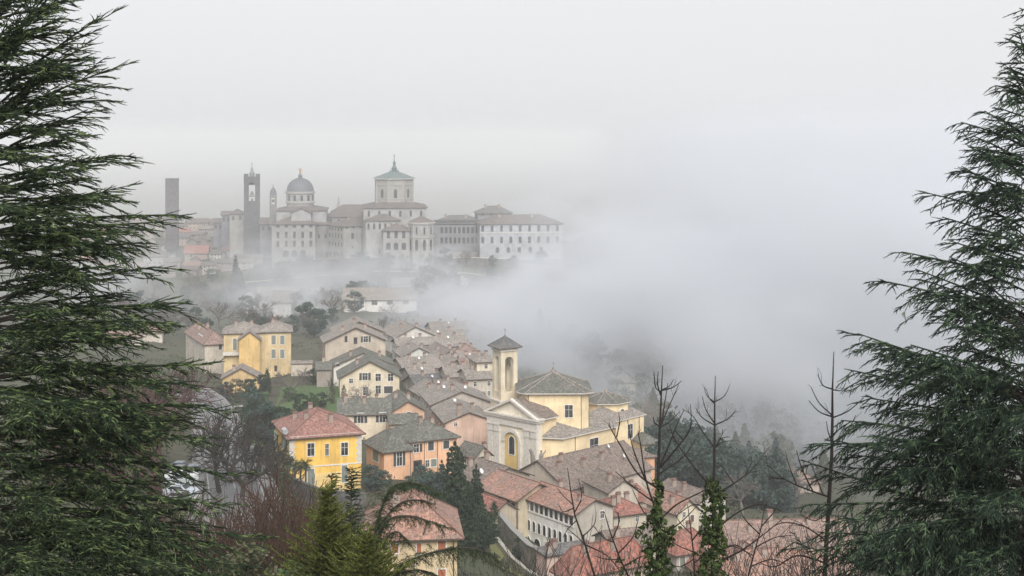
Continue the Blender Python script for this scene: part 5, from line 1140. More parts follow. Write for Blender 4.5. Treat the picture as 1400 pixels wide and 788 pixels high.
# ---------------------------------------------------------------- leafy crowns, unit height 10
LV_D = foliage('dark_leaves', (.009, .018, .011), (.024, .04, .02), .35, (.05, .075, .035)); LV_M = foliage('green_leaves', (.03, .055, .022), (.065, .10, .04), .5); LV_B = foliage('blue_green_leaves', (.022, .045, .038), (.05, .075, .06), .3)
LV_Y = foliage('yellow_green_leaves', (.05, .075, .015), (.13, .15, .03), .8); LV_H = foliage('hedge_leaves', (.03, .06, .022), (.07, .12, .045), 1.2); LV_X = foliage('olive_leaves', (.045, .05, .03), (.09, .09, .05), .4)
LEAFY = {}
def leafy(kind, i):
    """round | cone | pine | column | hedge"""
    k = (kind, i)
    if k in LEAFY: return LEAFY[k]
    rg = np.random.default_rng(500 + i * 13 + len(kind)); pts = []
    if kind == 'round':
        nc = 46; 
        for c in range(nc):
            v = rg.normal(size=3); v /= np.linalg.norm(v); rr = rg.uniform(.45, 1) ; q = np.array([v[0] * 3.6, v[1] * 3.6, 5.6 + v[2] * 3.9]) * [rr, rr, 1] ; s = rg.uniform(.7, 1.35)
            n = 70; u = rg.normal(size=(n, 3)); u /= np.linalg.norm(u, axis=1, keepdims=True); pts.append(q + u * s * rg.uniform(.5, 1, (n, 1)) * [1, 1, .75])
        size = .26
    elif kind in ('cone', 'pine'):
        nl = 17; wob = rg.uniform(.75, 1.2, 40)
        for l in range(nl):
            t = l / (nl - 1); z = 1.0 + 8.9 * t; R_ = (2.6 if kind == 'cone' else 3.3) * (1 - t) ** (.85 if kind == 'cone' else .6) * (1 if t > .12 else .8) + .15
            nb = max(4, int(9 - 5 * t)); a0 = rg.random() * 6.28
            for b in range(nb):
                a = a0 + 6.28 * b / nb + rg.normal() * .15; L = R_ * rg.uniform(.65, 1.15); n = int(26 + 34 * L)
                s = rg.random(n) ** .7; side = rg.normal(size=n) * (.16 + .22 * (1 - s)) * L * .6
                x = s * L; dz = -.28 * x + .10 * x * x / max(L, .3) + rg.normal(size=n) * .1
                pts.append(np.stack([x * math.cos(a) - side * math.sin(a), x * math.sin(a) + side * math.cos(a), z + dz], -1))
        size = .2
    elif kind == 'column':
        for c in range(60):
            t = rg.random(); a = rg.random() * 6.28; R_ = 1.25 * math.sin(math.pi * min(1, t * .9 + .12)) ** .7; q = np.array([R_ * math.cos(a), R_ * math.sin(a), .4 + 9.5 * t]); n = 40
            u = rg.normal(size=(n, 3)) * [.3, .3, .55]; pts.append(q + u)
        size = .2
    else:
        n = 2600; q = rg.uniform(-1, 1, (n, 3)); ax = rg.integers(0, 3, n); sg = np.sign(rg.random(n) - .4)
        for j in range(3): q[ax == j, j] = sg[ax == j] * rg.uniform(.9, 1.04, (ax == j).sum())
        pts.append((q + [0, 0, 1]) * 5); size = .34
    V, F_ = leaves(np.concatenate(pts), size, rg)
    LEAFY[k] = (V, F_); return LEAFY[k]
LMESH = {}
def leafy_mesh(kind, i, mat):
    k = (kind, i, mat.name)
    if k not in LMESH: V, F_ = leafy(kind, i); LMESH[k] = np_mesh('crown', V, [F_], mat)
    return LMESH[k]
TRUNKM = {}
def trunk_mesh(r0, mat):
    k = (r0, mat.name)
    if k not in TRUNKM: TRUNKM[k] = MB().tube([(0, 0, -1.0), (0, 0, 2), (.1, .05, 5), (0, .1, 8.5)], [r0 * 1.3, r0, r0 * .7, r0 * .2], 7).mesh('trunk', mat)
    return TRUNKM[k]
pr = random.Random(21)
def plant(kind, px, D, h, label, group=None, cat='tree', name=None, mat=None, wide=1.0, sink=0.0, i=None, rot=None, z=None):
    """kind: bare:<type> or a leafy crown kind; stands on the ground at px, D"""
    x = X(px, D); z = G(x, D) if z is None else z; i = pr.randrange(4) if i is None else i
    o = empty(name or {'bare': 'bare_tree', 'round': 'broadleaf_tree', 'cone': 'spruce_tree', 'pine': 'pine_tree', 'column': 'cypress_tree', 'hedge': 'hedge'}[kind.split(':')[0]], (x, D, z - sink), pr.uniform(0, 6.28) if rot is None else rot, label, cat, group)
    s = h / 10; o.scale = (s * wide, s * wide, s)
    if kind.startswith('bare'):
        t, c = bare(kind.split(':')[1], i); link('trunk', t, o); link('crown', c, o)
    else:
        m = mat or dict(round=LV_M, cone=LV_D, pine=LV_D, column=LV_D, hedge=LV_H)[kind]
        link('foliage' if kind == 'hedge' else 'crown', leafy_mesh(kind, i, m), o)
        if kind != 'hedge': link('trunk', trunk_mesh(.22, BK_D), o)
        else: link('stem', MB().box(-3.5, 3.5, -3.5, 3.5, -2, 8.5).mesh('stem', flat('hedge_inside', (.015, .022, .012), .95)), o)
    return o
# ---------------------------------------------------------------- detailed near conifers
def conifer_near(name, label, px, D, zbot, ztop, rad, tips, nfill, seed, mats, twig=.9, step=.17, ck=.012, hang=.2, rise=.3, fill_arc=None, trunk_r=.28, needle=(.036, .0075, .011), vis=1.0, lean=0.0, sub=True, zmin_fill=None):
    """a cedar like tree: trunk, limbs, needled twigs. tips: (px, py, dy, dD) branch ends seen on the skyline"""
    r = random.Random(seed); rg = np.random.default_rng(seed); x0 = X(px, D); zg = min(zbot, G(x0, D))
    o = empty(name, (x0, D, zg), 0, label, 'conifer'); base = Vector((x0, D, zg))
    L0 = []; L1 = []; LR0 = []; LR1 = []; T0 = []; T1 = []; A0 = []; A1 = []
    def cord(a, b, ra, rb): T0.append(a[:]); T1.append(b[:]); A0.append(ra); A1.append(rb)
    Hh = ztop - zg
    def trunk_at(z): return Vector((lean * ((z - zg) / Hh) ** 2 * Hh, 0, z - zg))
    def branch(st, end, bow, dens=1.0):
        """st, end in tree coordinates"""
        v = end - st; L = v.length
        if L < .2: return
        hz = Vector((v.x, v.y, 0)); side = Vector((-v.y, v.x, 0)).normalized() if hz.length > .05 else Vector((1, 0, 0))
        wob = r.uniform(-.08, .08) * L
        def pt(t): return st + v * t + Vector((0, 0, 1)) * bow * L * 4 * t * (1 - t) * (1 - .4 * t) + side * wob * math.sin(3.1 * t)
        n = max(5, int(L / .22)); pp = [pt(k / n) for k in range(n + 1)]; rb = .006 + .0075 * L
        for k in range(n):
            a, b = k / n, (k + 1) / n
            L0.append(pp[k][:]); L1.append(pp[k + 1][:]); LR0.append(rb * (1 - a) + .004); LR1.append(rb * (1 - b) + .0035)
            if a > .15: cord(pp[k], pp[k + 1], rb * (1 - a) + ck * .9, rb * (1 - b) + ck * .8)
        t = .10 + r.random() * .05; sg = 1
        while t < 1.0:
            p = pt(t); d = (pt(min(1, t + .03)) - pt(max(0, t - .03))).normalized(); s = (side * sg).normalized()
            tl = (twig * (min(1, t * 3) * (1 - t) ** .7) * min(1.5, L / 2.2) + twig * .3) * r.uniform(.55, 1.25)
            dr = (d * r.uniform(.6, 1.15) + s * r.uniform(.3, .95) + Vector((0, 0, r.uniform(-hang * 1.3, .12)))).normalized()
            m = max(2, int(tl / (.11 / dens))); q = p; h_ = tl / m
            for k in range(m):
                dr = (dr + Vector((r.gauss(0, .09), r.gauss(0, .09), r.gauss(0, .07) - hang * .16))).normalized(); e = q + dr * h_
                cord(q, e, ck * (1 - .5 * k / m), ck * (1 - .5 * (k + 1) / m) if k < m - 1 else ck * .3)
                o1 = dr.cross(Vector((0, 0, 1))).normalized()
                for s2 in (1, -1):
                    if r.random() < .85:
                        sd = (dr * r.uniform(.7, 1.2) + o1 * s2 * r.uniform(.35, .9) + Vector((0, 0, r.uniform(-hang * 1.5, .32)))).normalized(); sl = r.uniform(.10, .34) * (1 - .5 * k / m) * min(1.3, twig / .8)
                        f = q + sd * sl * .55; cord(q, f, ck * .85, ck * .75); cord(f, f + (sd + Vector((r.gauss(0, .15), r.gauss(0, .15), r.gauss(0, .12) - hang * .4))).normalized() * sl * .45, ck * .75, ck * .25)
                q = e
            sg = -sg; t += step / L * r.uniform(.75, 1.25) / dens
    for (tx, ty, dy, dD) in tips:
        De = D + dD; e = P(tx, ty, De) - base; zs = Zp(ty + dy, D); branch(trunk_at(zs), e, r.uniform(.02, .06))
        for q in range(2):
            f = r.uniform(.55, .9); e2 = trunk_at(zs - .15) + (e - trunk_at(zs)) * f; e2 += Vector((0, r.choice((-1, 1)) * r.uniform(.4, 1.1) * f * e.xy.length * .35, r.uniform(-.25, .15))); branch(trunk_at(zs - r.uniform(-.2, .3)), e2, r.uniform(.0, .06))
    for i in range(nfill):
        z = (zmin_fill or zg + 1.5) + (ztop - (zmin_fill or zg + 1.5)) * ((i + r.random()) / nfill) ** 1.0
        a = i * 2.399 + r.uniform(-.3, .3)
        if fill_arc: a = r.uniform(*fill_arc)
        R_ = rad(z) * r.choice((r.uniform(.3, .7), r.uniform(.65, .98), r.uniform(.65, .98))); frac = (z - zg) / Hh; st = trunk_at(z); up = rise * (.3 + frac) * r.uniform(.5, 1.3) - .12
        branch(st, st + Vector((math.cos(a) * R_, math.sin(a) * R_, R_ * up)), r.uniform(0, .07), vis if math.cos(a) * (1 if px < 700 else -1) > -.4 else vis * .45)
    # leader
    n = 14
    tp = [trunk_at(zg - 1 + (Hh + 1) * k / n) for k in range(n + 1)]
    MB().tube(tp, [trunk_r * (1 - k / n) ** .8 + .012 for k in range(n + 1)], 9).build('trunk', mats[0], o)
    V, F_ = segs_to_tubes(L0, L1, LR0, LR1, 3); link('limbs', np_mesh('limbs', V, [F_], mats[0]), o)
    N_ = segs_to_needles(T0, T1, needle[2], needle[0], needle[1], fwd=.7, rg=rg); V, F_ = join(N_, segs_to_tubes(T0, T1, A0, A1, 4)); link('foliage', np_mesh('foliage', V, F_, mats[1]), o)
    print(name, 'needles', len(F_[0]), 'cords', len(F_[1]), 'limb segs', len(L0)); return o
# ---------------------------------------------------------------- the two big conifers that frame the view
ND_L = foliage('cedar_needles', (.006, .012, .007), (.016, .028, .012), 1.1, (.15, .20, .075)); ND_R = foliage('deodar_needles', (.005, .010, .007), (.011, .022, .013), 1.0, (.10, .15, .075))
BK_C = bark('cedar_bark', (.055, .042, .034))
conifer_near('cedar_tree', 'huge dark cedar filling the left edge with layered outstretched branches', -22, 22, 88, 108, lambda z: 1.55 + (102.2 - z) * .27,
    [(132, 27, 120, 0), (104, 70, 90, .6), (146, 97, 85, -.4), (120, 150, 70, .5), (170, 213, 50, .2), (150, 262, 40, -.6), (234, 294, 26, .3), (190, 318, 20, -.5), (160, 345, 20, .8), (243, 414, 30, 0), (205, 440, 20, -.9), (286, 498, 22, .2), (250, 525, 15, -.9), (296, 560, 10, .5), (275, 600, 0, -1), (318, 650, -8, .3), (300, 690, -10, -.9), (345, 735, -20, 0), (325, 775, -25, -.8), (60, 10, 100, -.6), (20, -30, 100, .5), (90, -25, 130, .3)],
    300, 5, (BK_C, ND_L), twig=1.15, hang=.22, rise=.34, zmin_fill=91.2, ck=.0105, needle=(.03, .008, .022))
conifer_near('deodar_tree', 'tall dark deodar at the right edge with long drooping side branches', 1412, 27, 86, 102.8, lambda z: .35 + (102.4 - z) * .46,
    [(1394, 48, 60, 0), (1380, 90, 50, .3), (1346, 152, 40, 0), (1330, 186, 45, .4), (1320, 233, 40, -.3), (1312, 262, 35, .3), (1288, 297, 45, 0), (1300, 330, 40, -.6), (1266, 384, 60, .2), (1285, 420, 50, -.5), (1172, 456, 95, 0), (1200, 470, 70, .8), (1238, 505, 50, -.7), (1190, 545, 40, .6), (1112, 607, 40, 0), (1150, 575, 60, -.5), (1165, 640, 30, .7), (1100, 690, 5, .2), (1140, 715, 0, -.7), (1118, 752, -20, .4), (1165, 770, -25, -.8), (1225, 640, 30, -1.2), (1215, 730, 0, -1.4), (1250, 560, 50, -1.3)],
    180, 9, (BK_C, ND_R), twig=1.0, hang=.5, rise=.42, zmin_fill=89.0, trunk_r=.3, ck=.0125, needle=(.034, .009, .022))
# ---------------------------------------------------------------- evergreens at the bottom centre
ND_Y = foliage('golden_needles', (.02, .03, .007), (.06, .075, .014), 2.2, (.24, .23, .05)); ND_D = foliage('spruce_needles', (.006, .013, .007), (.014, .026, .012), 1.4, (.045, .07, .03))
def cone(slope, top): return lambda z: max(.3, (top - z) * slope)
def near(name, label, px, py, D, slope, n, seed, mats, **kw):
    zt = Zp(py, D); zb = G(X(px, D), D); kw.setdefault('zmin_fill', max(zb + .6, Zp(800, D) - .8))
    return conifer_near(name, label, px, D, zb, zt, cone(slope, zt), kw.pop('tips', []), n, seed, mats, trunk_r=.12, needle=kw.pop('needle', (.05, .014, .016)), ck=.015, **kw)
near('golden_conifer', 'bushy yellow green conifer with ragged sprays at the bottom', 446, 672, 42, .62, 230, 31, (BK_C, ND_Y), twig=.6, hang=-.1, rise=.9)
near('golden_conifer', 'low yellow green bush conifer right of the taller golden one', 500, 735, 40, .9, 150, 32, (BK_C, ND_Y), twig=.55, hang=-.1, rise=.8)
near('spruce_tree', 'slim dark spruce with bare pointed tip behind the golden conifer', 480, 642, 50, .27, 170, 33, (BK_C, ND_D), twig=.6, hang=.1, rise=.3)
near('spruce_tree', 'second dark spruce tip just left of the slim one', 453, 650, 52, .22, 140, 34, (BK_C, ND_D), twig=.55, hang=.1, rise=.3)
near('young_deodar', 'young hazy green deodar beside the brown bare shrubs', 388, 632, 66, .28, 130, 35, (BK_C, foliage('grey_green_needles', (.03, .05, .03), (.06, .085, .05), 1.2, (.12, .16, .09))), twig=.5, hang=.3, rise=.15)
def weeping():
    """the nodding deodar: leader bent over to the right with curtains of twigs"""
    D = 46; z0 = G(X(520, D), D); o = empty('weeping_deodar', (X(520, D), D, z0), 0, 'nodding dark deodar with bent over leader and one long arching bough', 'conifer'); b = Vector(o.location); r = random.Random(77); rg = np.random.default_rng(77)
    L0, L1, LA, LB, T0, T1 = [], [], [], [], [], []
    def run(pts, r0, hang, tw, dens=1.0, jit=.5):
        Q = [P(px, py, D + dd) - b for px, py, dd in pts]; 
        # smooth
        S_ = []
        for i in range(len(Q) - 1):
            p0, p1, p2, p3 = Q[max(i - 1, 0)], Q[i], Q[i + 1], Q[min(i + 2, len(Q) - 1)]
            for k in range(8):
                t = k / 8; S_.append(.5 * ((2 * p1) + (p2 - p0) * t + (2 * p0 - 5 * p1 + 4 * p2 - p3) * t * t + (3 * p1 - p0 - 3 * p2 + p3) * t ** 3))
        S_.append(Q[-1]); n = len(S_)
        for k in range(n - 1):
            f = k / n; L0.append(S_[k][:]); L1.append(S_[k + 1][:]); LA.append(r0 * (1 - f) + .008); LB.append(r0 * (1 - (k + 1) / n) + .008); T0.append(S_[k][:]); T1.append(S_[k + 1][:])
            d = (S_[k + 1] - S_[k]); 
            for _ in range(max(1, int(d.length / .018 * dens))):
                p = S_[k] + d * r.random(); a = r.uniform(0, 6.28); dr = Vector((math.cos(a) * .7, math.sin(a) * .9, r.uniform(-.5, .35))) + d.normalized() * .5; dr.normalize(); tl = tw * r.uniform(.4, 1.1); m = max(2, int(tl / .12)); q = p
                for j in range(m):
                    dr = (dr + Vector((r.gauss(0, .06), r.gauss(0, .06), -hang))).normalized(); e = q + dr * tl / m; T0.append(q[:]); T1.append(e[:]); L0.append(q[:]); L1.append(e[:]); LA.append(.006); LB.append(.004)
                    for s2 in (1, -1):
                        o2 = dr.cross(Vector((0, 0, 1))).normalized() * s2; T0.append(q[:]); T1.append((q + (dr * .7 + o2 * .7 + Vector((0, 0, -.35))).normalized() * r.uniform(.08, .2))[:])
                    q = e
    run([(505, 800, 0), (512, 740, 0), (522, 695, .2), (535, 668, .2), (556, 660, .1), (580, 664, 0), (598, 676, -.2)], .06, .2, .62, .9)
    run([(512, 745, 0), (530, 712, -.4), (560, 706, -.6), (590, 714, -.7), (612, 722, -.7)], .05, .28, .5, .7)
    run([(515, 725, .1), (545, 690, .5), (575, 684, .6), (590, 690, .7)], .04, .25, .4, .6)
    run([(508, 775, 0), (530, 735, .5), (545, 728, .6), (560, 745, .6)], .04, .25, .45, .8)
    run([(520, 800, 0), (550, 772, -.7), (590, 756, -1.0), (630, 749, -1.2), (665, 755, -1.3), (682, 768, -1.4)], .04, .26, .6, .9)
    run([(512, 800, 0), (540, 785, -.5), (575, 780, -.6), (600, 788, -.6)], .05, .25, .5, .8)
    run([(502, 760, 0), (488, 735, .3), (480, 728, .4)], .03, .2, .4, .8)
    MB().tube([(0, 0, -1), P(508, 800, D) - b], [.16, .11], 8).build('trunk', BK_C, o)
    V, F_ = segs_to_tubes(L0, L1, LA, LB, 3); link('limbs', np_mesh('limbs', V, [F_], BK_C), o); V, F_ = segs_to_needles(T0, T1, .014, .045, .013, up=.05, rg=rg); link('foliage', np_mesh('foliage', V, [F_], foliage('weeping_needles', (.008, .017, .007), (.022, .038, .014), 1.5, (.10, .14, .05))), o)
weeping()
# ---------------------------------------------------------------- bare saplings and ivy clad stems, right of centre
IVY = foliage('ivy_leaves', (.008, .018, .005), (.024, .042, .010), 2.5, (.11, .14, .025)); BK_S = bark('sapling_bark', (.022, .016, .013))
def sapling(label, D, stem, limbs, ivy, seed, name='bare_tree', r0=.062):
    r = random.Random(seed); rg = np.random.default_rng(seed); x, y = X(stem[-1][0], D), D; zg = G(x, y); o = empty(name, (x, y, zg), 0, label, 'tree'); b = Vector(o.location)
    pts = [P(px, py, D) - b for px, py in stem][::-1]; pts = [Vector((0, 0, -.5))] + ([Vector((pts[0].x * .5, 0, pts[0].z * .5))] if pts[0].z > 2 else []) + pts
    n = len(pts); m = MB(); rad = [r0 * (1 - i / (n - 1)) ** .8 + .010 for i in range(n)]; m.tube(pts, rad, 7); m.build('trunk', BK_S, o)
    m = MB()
    for pl in limbs:
        off = r.uniform(-.4, .4); q = [P(px, py, D + off * k) - b for k, (px, py) in enumerate(pl)]; S_ = []
        for i in range(len(q) - 1):
            p0, p1, p2, p3 = q[max(i - 1, 0)], q[i], q[i + 1], q[min(i + 2, len(q) - 1)]
            for k in range(5): t = k / 5; S_.append(.5 * ((2 * p1) + (p2 - p0) * t + (2 * p0 - 5 * p1 + 4 * p2 - p3) * t * t + (3 * p1 - p0 - 3 * p2 + p3) * t ** 3))
        S_.append(q[-1]); L = sum((S_[i + 1] - S_[i]).length for i in range(len(S_) - 1)); r1 = .007 + .0075 * L
        m.tube(S_, [r1 * (1 - i / len(S_)) + .0075 for i in range(len(S_))], 5)
        for k in range(int(L * 3)):
            i = r.randrange(1, len(S_) - 1); d = (S_[i + 1] - S_[i - 1]).normalized(); o2 = d.orthogonal().normalized(); o2.rotate(Matrix.Rotation(r.uniform(0, 6.28), 3, d)); e = S_[i] + (d * .8 + o2 * .6 + Vector((0, 0, .3))).normalized() * r.uniform(.1, .45)
            m.tube([S_[i], (S_[i] + e) / 2 + Vector((r.gauss(0, .02), 0, .02)), e], [.007, .006, .004], 4)
    m.build('crown', BK_S, o)
    if ivy:
        P_ = []; N_ = []
        for (pya, pyb, wa, wb, dens) in ivy:
            N = int(abs(Zp(pya, D) - Zp(pyb, D)) * dens * 1.25)
            for _ in range(N):
                t = r.random(); z = Zp(pya + (pyb - pya) * t, D) - b.z
                k = 0
                while k < n - 2 and pts[k + 1].z < z: k += 1
                f = (z - pts[k].z) / max(1e-3, pts[k + 1].z - pts[k].z); c = pts[k].lerp(pts[k + 1], f); a = r.uniform(0, 6.28); R_ = (wa + (wb - wa) * t) / F * D * .5 * (1 + .35 * math.sin(z * 5 + a * 2) + .2 * math.sin(z * 13 + a)) * r.uniform(.55, 1.05)
                P_.append((c.x + R_ * math.cos(a), c.y + R_ * math.sin(a), z)); N_.append((math.cos(a), math.sin(a), .4))
        V, F_ = leaves(P_, .068 * rg.choice([.6, .9, 1.35], (len(P_), 1)), rg, nrm=np.array(N_), aspect=.75); link('ivy', np_mesh('ivy', V, [F_], IVY), o)
    return o
sapling('bare young tree with many upswept limbs and an ivy bush round its stem', 38, [(906, 500), (904, 540), (902, 585), (900, 640), (899, 700), (899, 790)],
    [[(904, 536), (896, 529), (894, 508)], [(905, 533), (914, 529), (921, 519)], [(905, 534), (920, 530), (932, 521)], [(903, 540), (899, 525), (900, 508)], [(903, 584), (895, 578), (893, 570)], [(903, 583), (915, 555), (928, 526)], [(903, 584), (918, 575), (929, 563)], [(904, 580), (909, 550), (913, 524)],
     [(900, 642), (912, 615), (925, 582), (935, 561)], [(902, 640), (930, 607), (944, 584), (944, 553)], [(901, 648), (935, 624), (952, 598)], [(934, 602), (924, 590), (922, 588)], [(899, 668), (872, 648), (850, 612), (836, 588), (833, 578)], [(843, 598), (847, 578), (846, 565)], [(885, 662), (866, 615), (858, 575)], [(898, 700), (884, 660), (876, 610), (872, 590)], [(899, 715), (925, 690), (960, 672), (985, 655)], [(899, 690), (868, 668), (842, 645)], [(900, 720), (880, 700), (865, 670)], [(900, 735), (930, 715), (955, 690)]],
    [(655, 700, 13, 12, 110), (700, 720, 14, 40, 330), (720, 800, 42, 36, 460)], 41)
sapling('bare young tree whose lower stem is a thick column of ivy', 41, [(978, 514), (977, 555), (977, 600), (976, 660), (975, 730), (974, 795)],
    [[(977, 550), (967, 542), (963, 530)], [(978, 549), (990, 542), (997, 529)], [(977, 552), (970, 545), (966, 533)], [(976, 578), (965, 560), (960, 542)], [(976, 581), (960, 571), (951, 558)], [(978, 581), (995, 573), (1006, 561)], [(976, 611), (960, 590), (948, 570), (934, 560)], [(978, 612), (990, 604), (1004, 603)], [(979, 610), (986, 600), (996, 597)], [(980, 608), (987, 595), (988, 587)],
     [(978, 676), (1005, 660), (1030, 640), (1052, 611)], [(1020, 648), (1027, 634), (1027, 625)], [(1003, 661), (992, 645), (990, 640)], [(974, 668), (950, 640), (925, 605), (915, 582)], [(977, 725), (1010, 700), (1040, 690), (1070, 700)], [(974, 700), (950, 690), (925, 705)], [(976, 770), (1010, 755), (1045, 730), (1075, 705)], [(975, 760), (1005, 745), (1030, 765)]],
    [(655, 672, 22, 28, 360), (672, 770, 28, 36, 430), (770, 800, 40, 50, 480)], 42)
sapling('slender bare tree without ivy in front of the right deodar branches', 36, [(1140, 481), (1138, 535), (1138, 575), (1137, 625), (1133, 690), (1127, 790)],
    [[(1138, 532), (1125, 527), (1118, 512)], [(1139, 533), (1150, 534), (1156, 524)], [(1138, 568), (1120, 551), (1109, 530)], [(1138, 570), (1120, 563), (1106, 548)], [(1139, 571), (1160, 562), (1181, 544)], [(1137, 605), (1132, 590), (1130, 576)], [(1138, 606), (1158, 590), (1170, 568)], [(1137, 600), (1144, 588), (1145, 580)], [(1134, 680), (1100, 668), (1072, 655), (1052, 638)], [(1090, 665), (1080, 640), (1074, 619)], [(1112, 673), (1096, 640), (1089, 616)], [(1126, 678), (1115, 650), (1112, 640)], [(1070, 655), (1055, 652), (1050, 640)], [(1134, 690), (1160, 678), (1185, 670)], [(1133, 700), (1115, 712), (1095, 705)], [(1130, 740), (1100, 720), (1070, 715), (1050, 725)], [(1130, 745), (1165, 715), (1190, 712)], [(1128, 770), (1090, 760), (1060, 775), (1040, 770)]],
    [], 43, r0=.07)
sapling('thin bare sapling over the roofs below the church', 42, [(776, 640), (780, 670), (786, 705), (800, 745), (815, 795)], [[(786, 700), (795, 680), (791, 655)], [(783, 690), (772, 680), (762, 668)], [(784, 695), (770, 700), (764, 690)], [(800, 745), (790, 735), (775, 722)], [(800, 745), (830, 760), (850, 785)], [(795, 735), (812, 718), (815, 700)], [(788, 712), (776, 724), (770, 735)]], [], 44, r0=.035)
sapling('short bare sapling with few yellow leaves at the bottom', 40, [(826, 700), (835, 730), (848, 765), (865, 800)], [[(840, 742), (825, 735), (812, 720)], [(845, 757), (865, 735), (872, 712)], [(848, 765), (830, 765), (812, 760)], [(852, 775), (880, 760), (900, 765)], [(838, 736), (846, 715), (845, 700)]], [(760, 800, 26, 60, 60)], 45, r0=.035)
sapling('forked bare sapling low between the two ivy stems', 44, [(940, 690), (944, 720), (948, 755), (950, 800)], [[(945, 730), (930, 715), (922, 700)], [(946, 740), (958, 722), (962, 705)], [(948, 755), (925, 745), (915, 735)], [(949, 770), (975, 750), (990, 735)], [(948, 765), (930, 775), (912, 770)]], [], 46, r0=.03)
sapling('bare sapling with arching twigs right of the second ivy stem', 42, [(1046, 690), (1040, 725), (1030, 760), (1020, 800)], [[(1041, 720), (1058, 700), (1066, 684)], [(1038, 730), (1020, 712), (1012, 698)], [(1034, 748), (1060, 735), (1085, 732)], [(1030, 760), (1005, 748), (992, 750)], [(1026, 775), (1055, 765), (1080, 775)]], [], 47, r0=.03)
# ---------------------------------------------------------------- shrubs on the near slope
BG = 'brown leafless shrubs on the near slope'
for i, (px, D, h, lab) in enumerate(((345, 62, 7.5, 'tall brown leafless shrub at the foot of the left cedar'), (372, 58, 7.5, 'brown leafless shrub left of the golden conifer'), (402, 56, 6.5, 'dense brown leafless shrub touching the golden conifer'), (325, 66, 7.0, 'brown leafless shrub nearest to the parked cars'), (358, 72, 9.0, 'loose brown leafless shrub below the street trees'), (300, 60, 5.5, 'brown leafless shrub woven into the cedar branches'), (420, 64, 6.0, 'low brown leafless shrub behind the golden conifer'))):
    for q in range(1): plant('bare:bush', px, D, h, lab, BG, 'shrub', 'bare_shrub', i=i % 4, wide=.75)
for i, (px, D, h, lab) in enumerate(((340, 50, 4.2, 'olive leafy shrub under the brown leafless shrubs'), (405, 48, 4.4, 'mid green leafy shrub left under the golden conifer'), (700, 60, 5.2, 'dark leafy bush low at the bottom centre'), (740, 56, 4.5, 'grey green bush beside the sapling at the bottom'), (655, 62, 6, 'reddish green bush under the arching bough'))):
    plant('round', px, D, h, lab, None, 'shrub', 'leafy_shrub', (LV_X, LV_M, LV_M, LV_X, foliage('reddish_leaves', (.05, .03, .02), (.10, .06, .035), .8))[i], 1.0)
def undergrowth():
    rg = np.random.default_rng(5); n = 26000; px = rg.uniform(-60, 1460, n); D = np.exp(rg.uniform(math.log(24), math.log(190), n)); x = (px - CX) / F * D; z = ground(x, D); V, F_ = leaves(np.stack([x, D, z + rg.uniform(0, .7, n) ** 2 * 1.2], -1), .16, rg)
    tag(link('undergrowth', np_mesh('undergrowth', V, [F_], LV_X)), kind='stuff')
undergrowth()
def ground_cover():
    rg = np.random.default_rng(15); nc = 1500; px = rg.uniform(0, 1250, nc); D = np.exp(rg.uniform(math.log(170), math.log(720), nc)); x = (px - CX) / F * D; m = 34
    X_ = (x[:, None] + rg.normal(size=(nc, m)) * rg.uniform(.5, 2.2, (nc, 1))).ravel(); Y_ = (D[:, None] + rg.normal(size=(nc, m)) * rg.uniform(.5, 2.2, (nc, 1))).ravel(); hh = np.repeat(rg.uniform(.4, 1.7, nc), m) * rg.random(nc * m)
    # keep the road and the lawns open
    k = np.argmin(np.abs(Y_[:, None] - np.array([p.y for p in RPATH])[None]), 1); rx = np.array([p.x for p in RPATH])[k]; pxx = X_ / Y_ * F + CX; ok = ~((np.abs(X_ - rx) < 9) & (Y_ < 425)) & ~((pxx > 370) & (pxx < 470) & (Y_ > 372) & (Y_ < 430)) & ~((pxx > 312) & (pxx < 372) & (Y_ > 283) & (Y_ < 352))
    X_, Y_, hh = X_[ok], Y_[ok], hh[ok]; V, F_ = leaves(np.stack([X_, Y_, ground(X_, Y_) + hh], -1), .36, rg); tag(link('ground_cover', np_mesh('ground_cover', V, [F_], foliage('scrub_leaves', (.022, .03, .016), (.055, .06, .03), .1, (.085, .07, .045)))), kind='stuff')
ground_cover()
for i, (px, D, pt, lab) in enumerate(((862, 50, 742, 'twiggy bare thicket between the first sapling and the ivy bush'), (930, 52, 738, 'bare thicket low between the ivy stems'), (1015, 54, 728, 'bare thicket over the red roofs right of the ivy column'), (1065, 50, 715, 'bare thicket beside the slender bare tree'), (1105, 56, 722, 'bare thicket in front of the yellow walled house'), (800, 54, 735, 'bare thicket over the pink house roof'), (1160, 48, 690, 'bare thicket under the right deodar'), (735, 58, 745, 'bare thicket beside the stone wall bottom'))):
    h = Zp(pt, D) - G(X(px, D), D); plant('bare:thin', px, D, h, lab, 'bare thicket along the bottom edge', 'shrub', 'bare_thicket', i=i % 4, wide=.8)
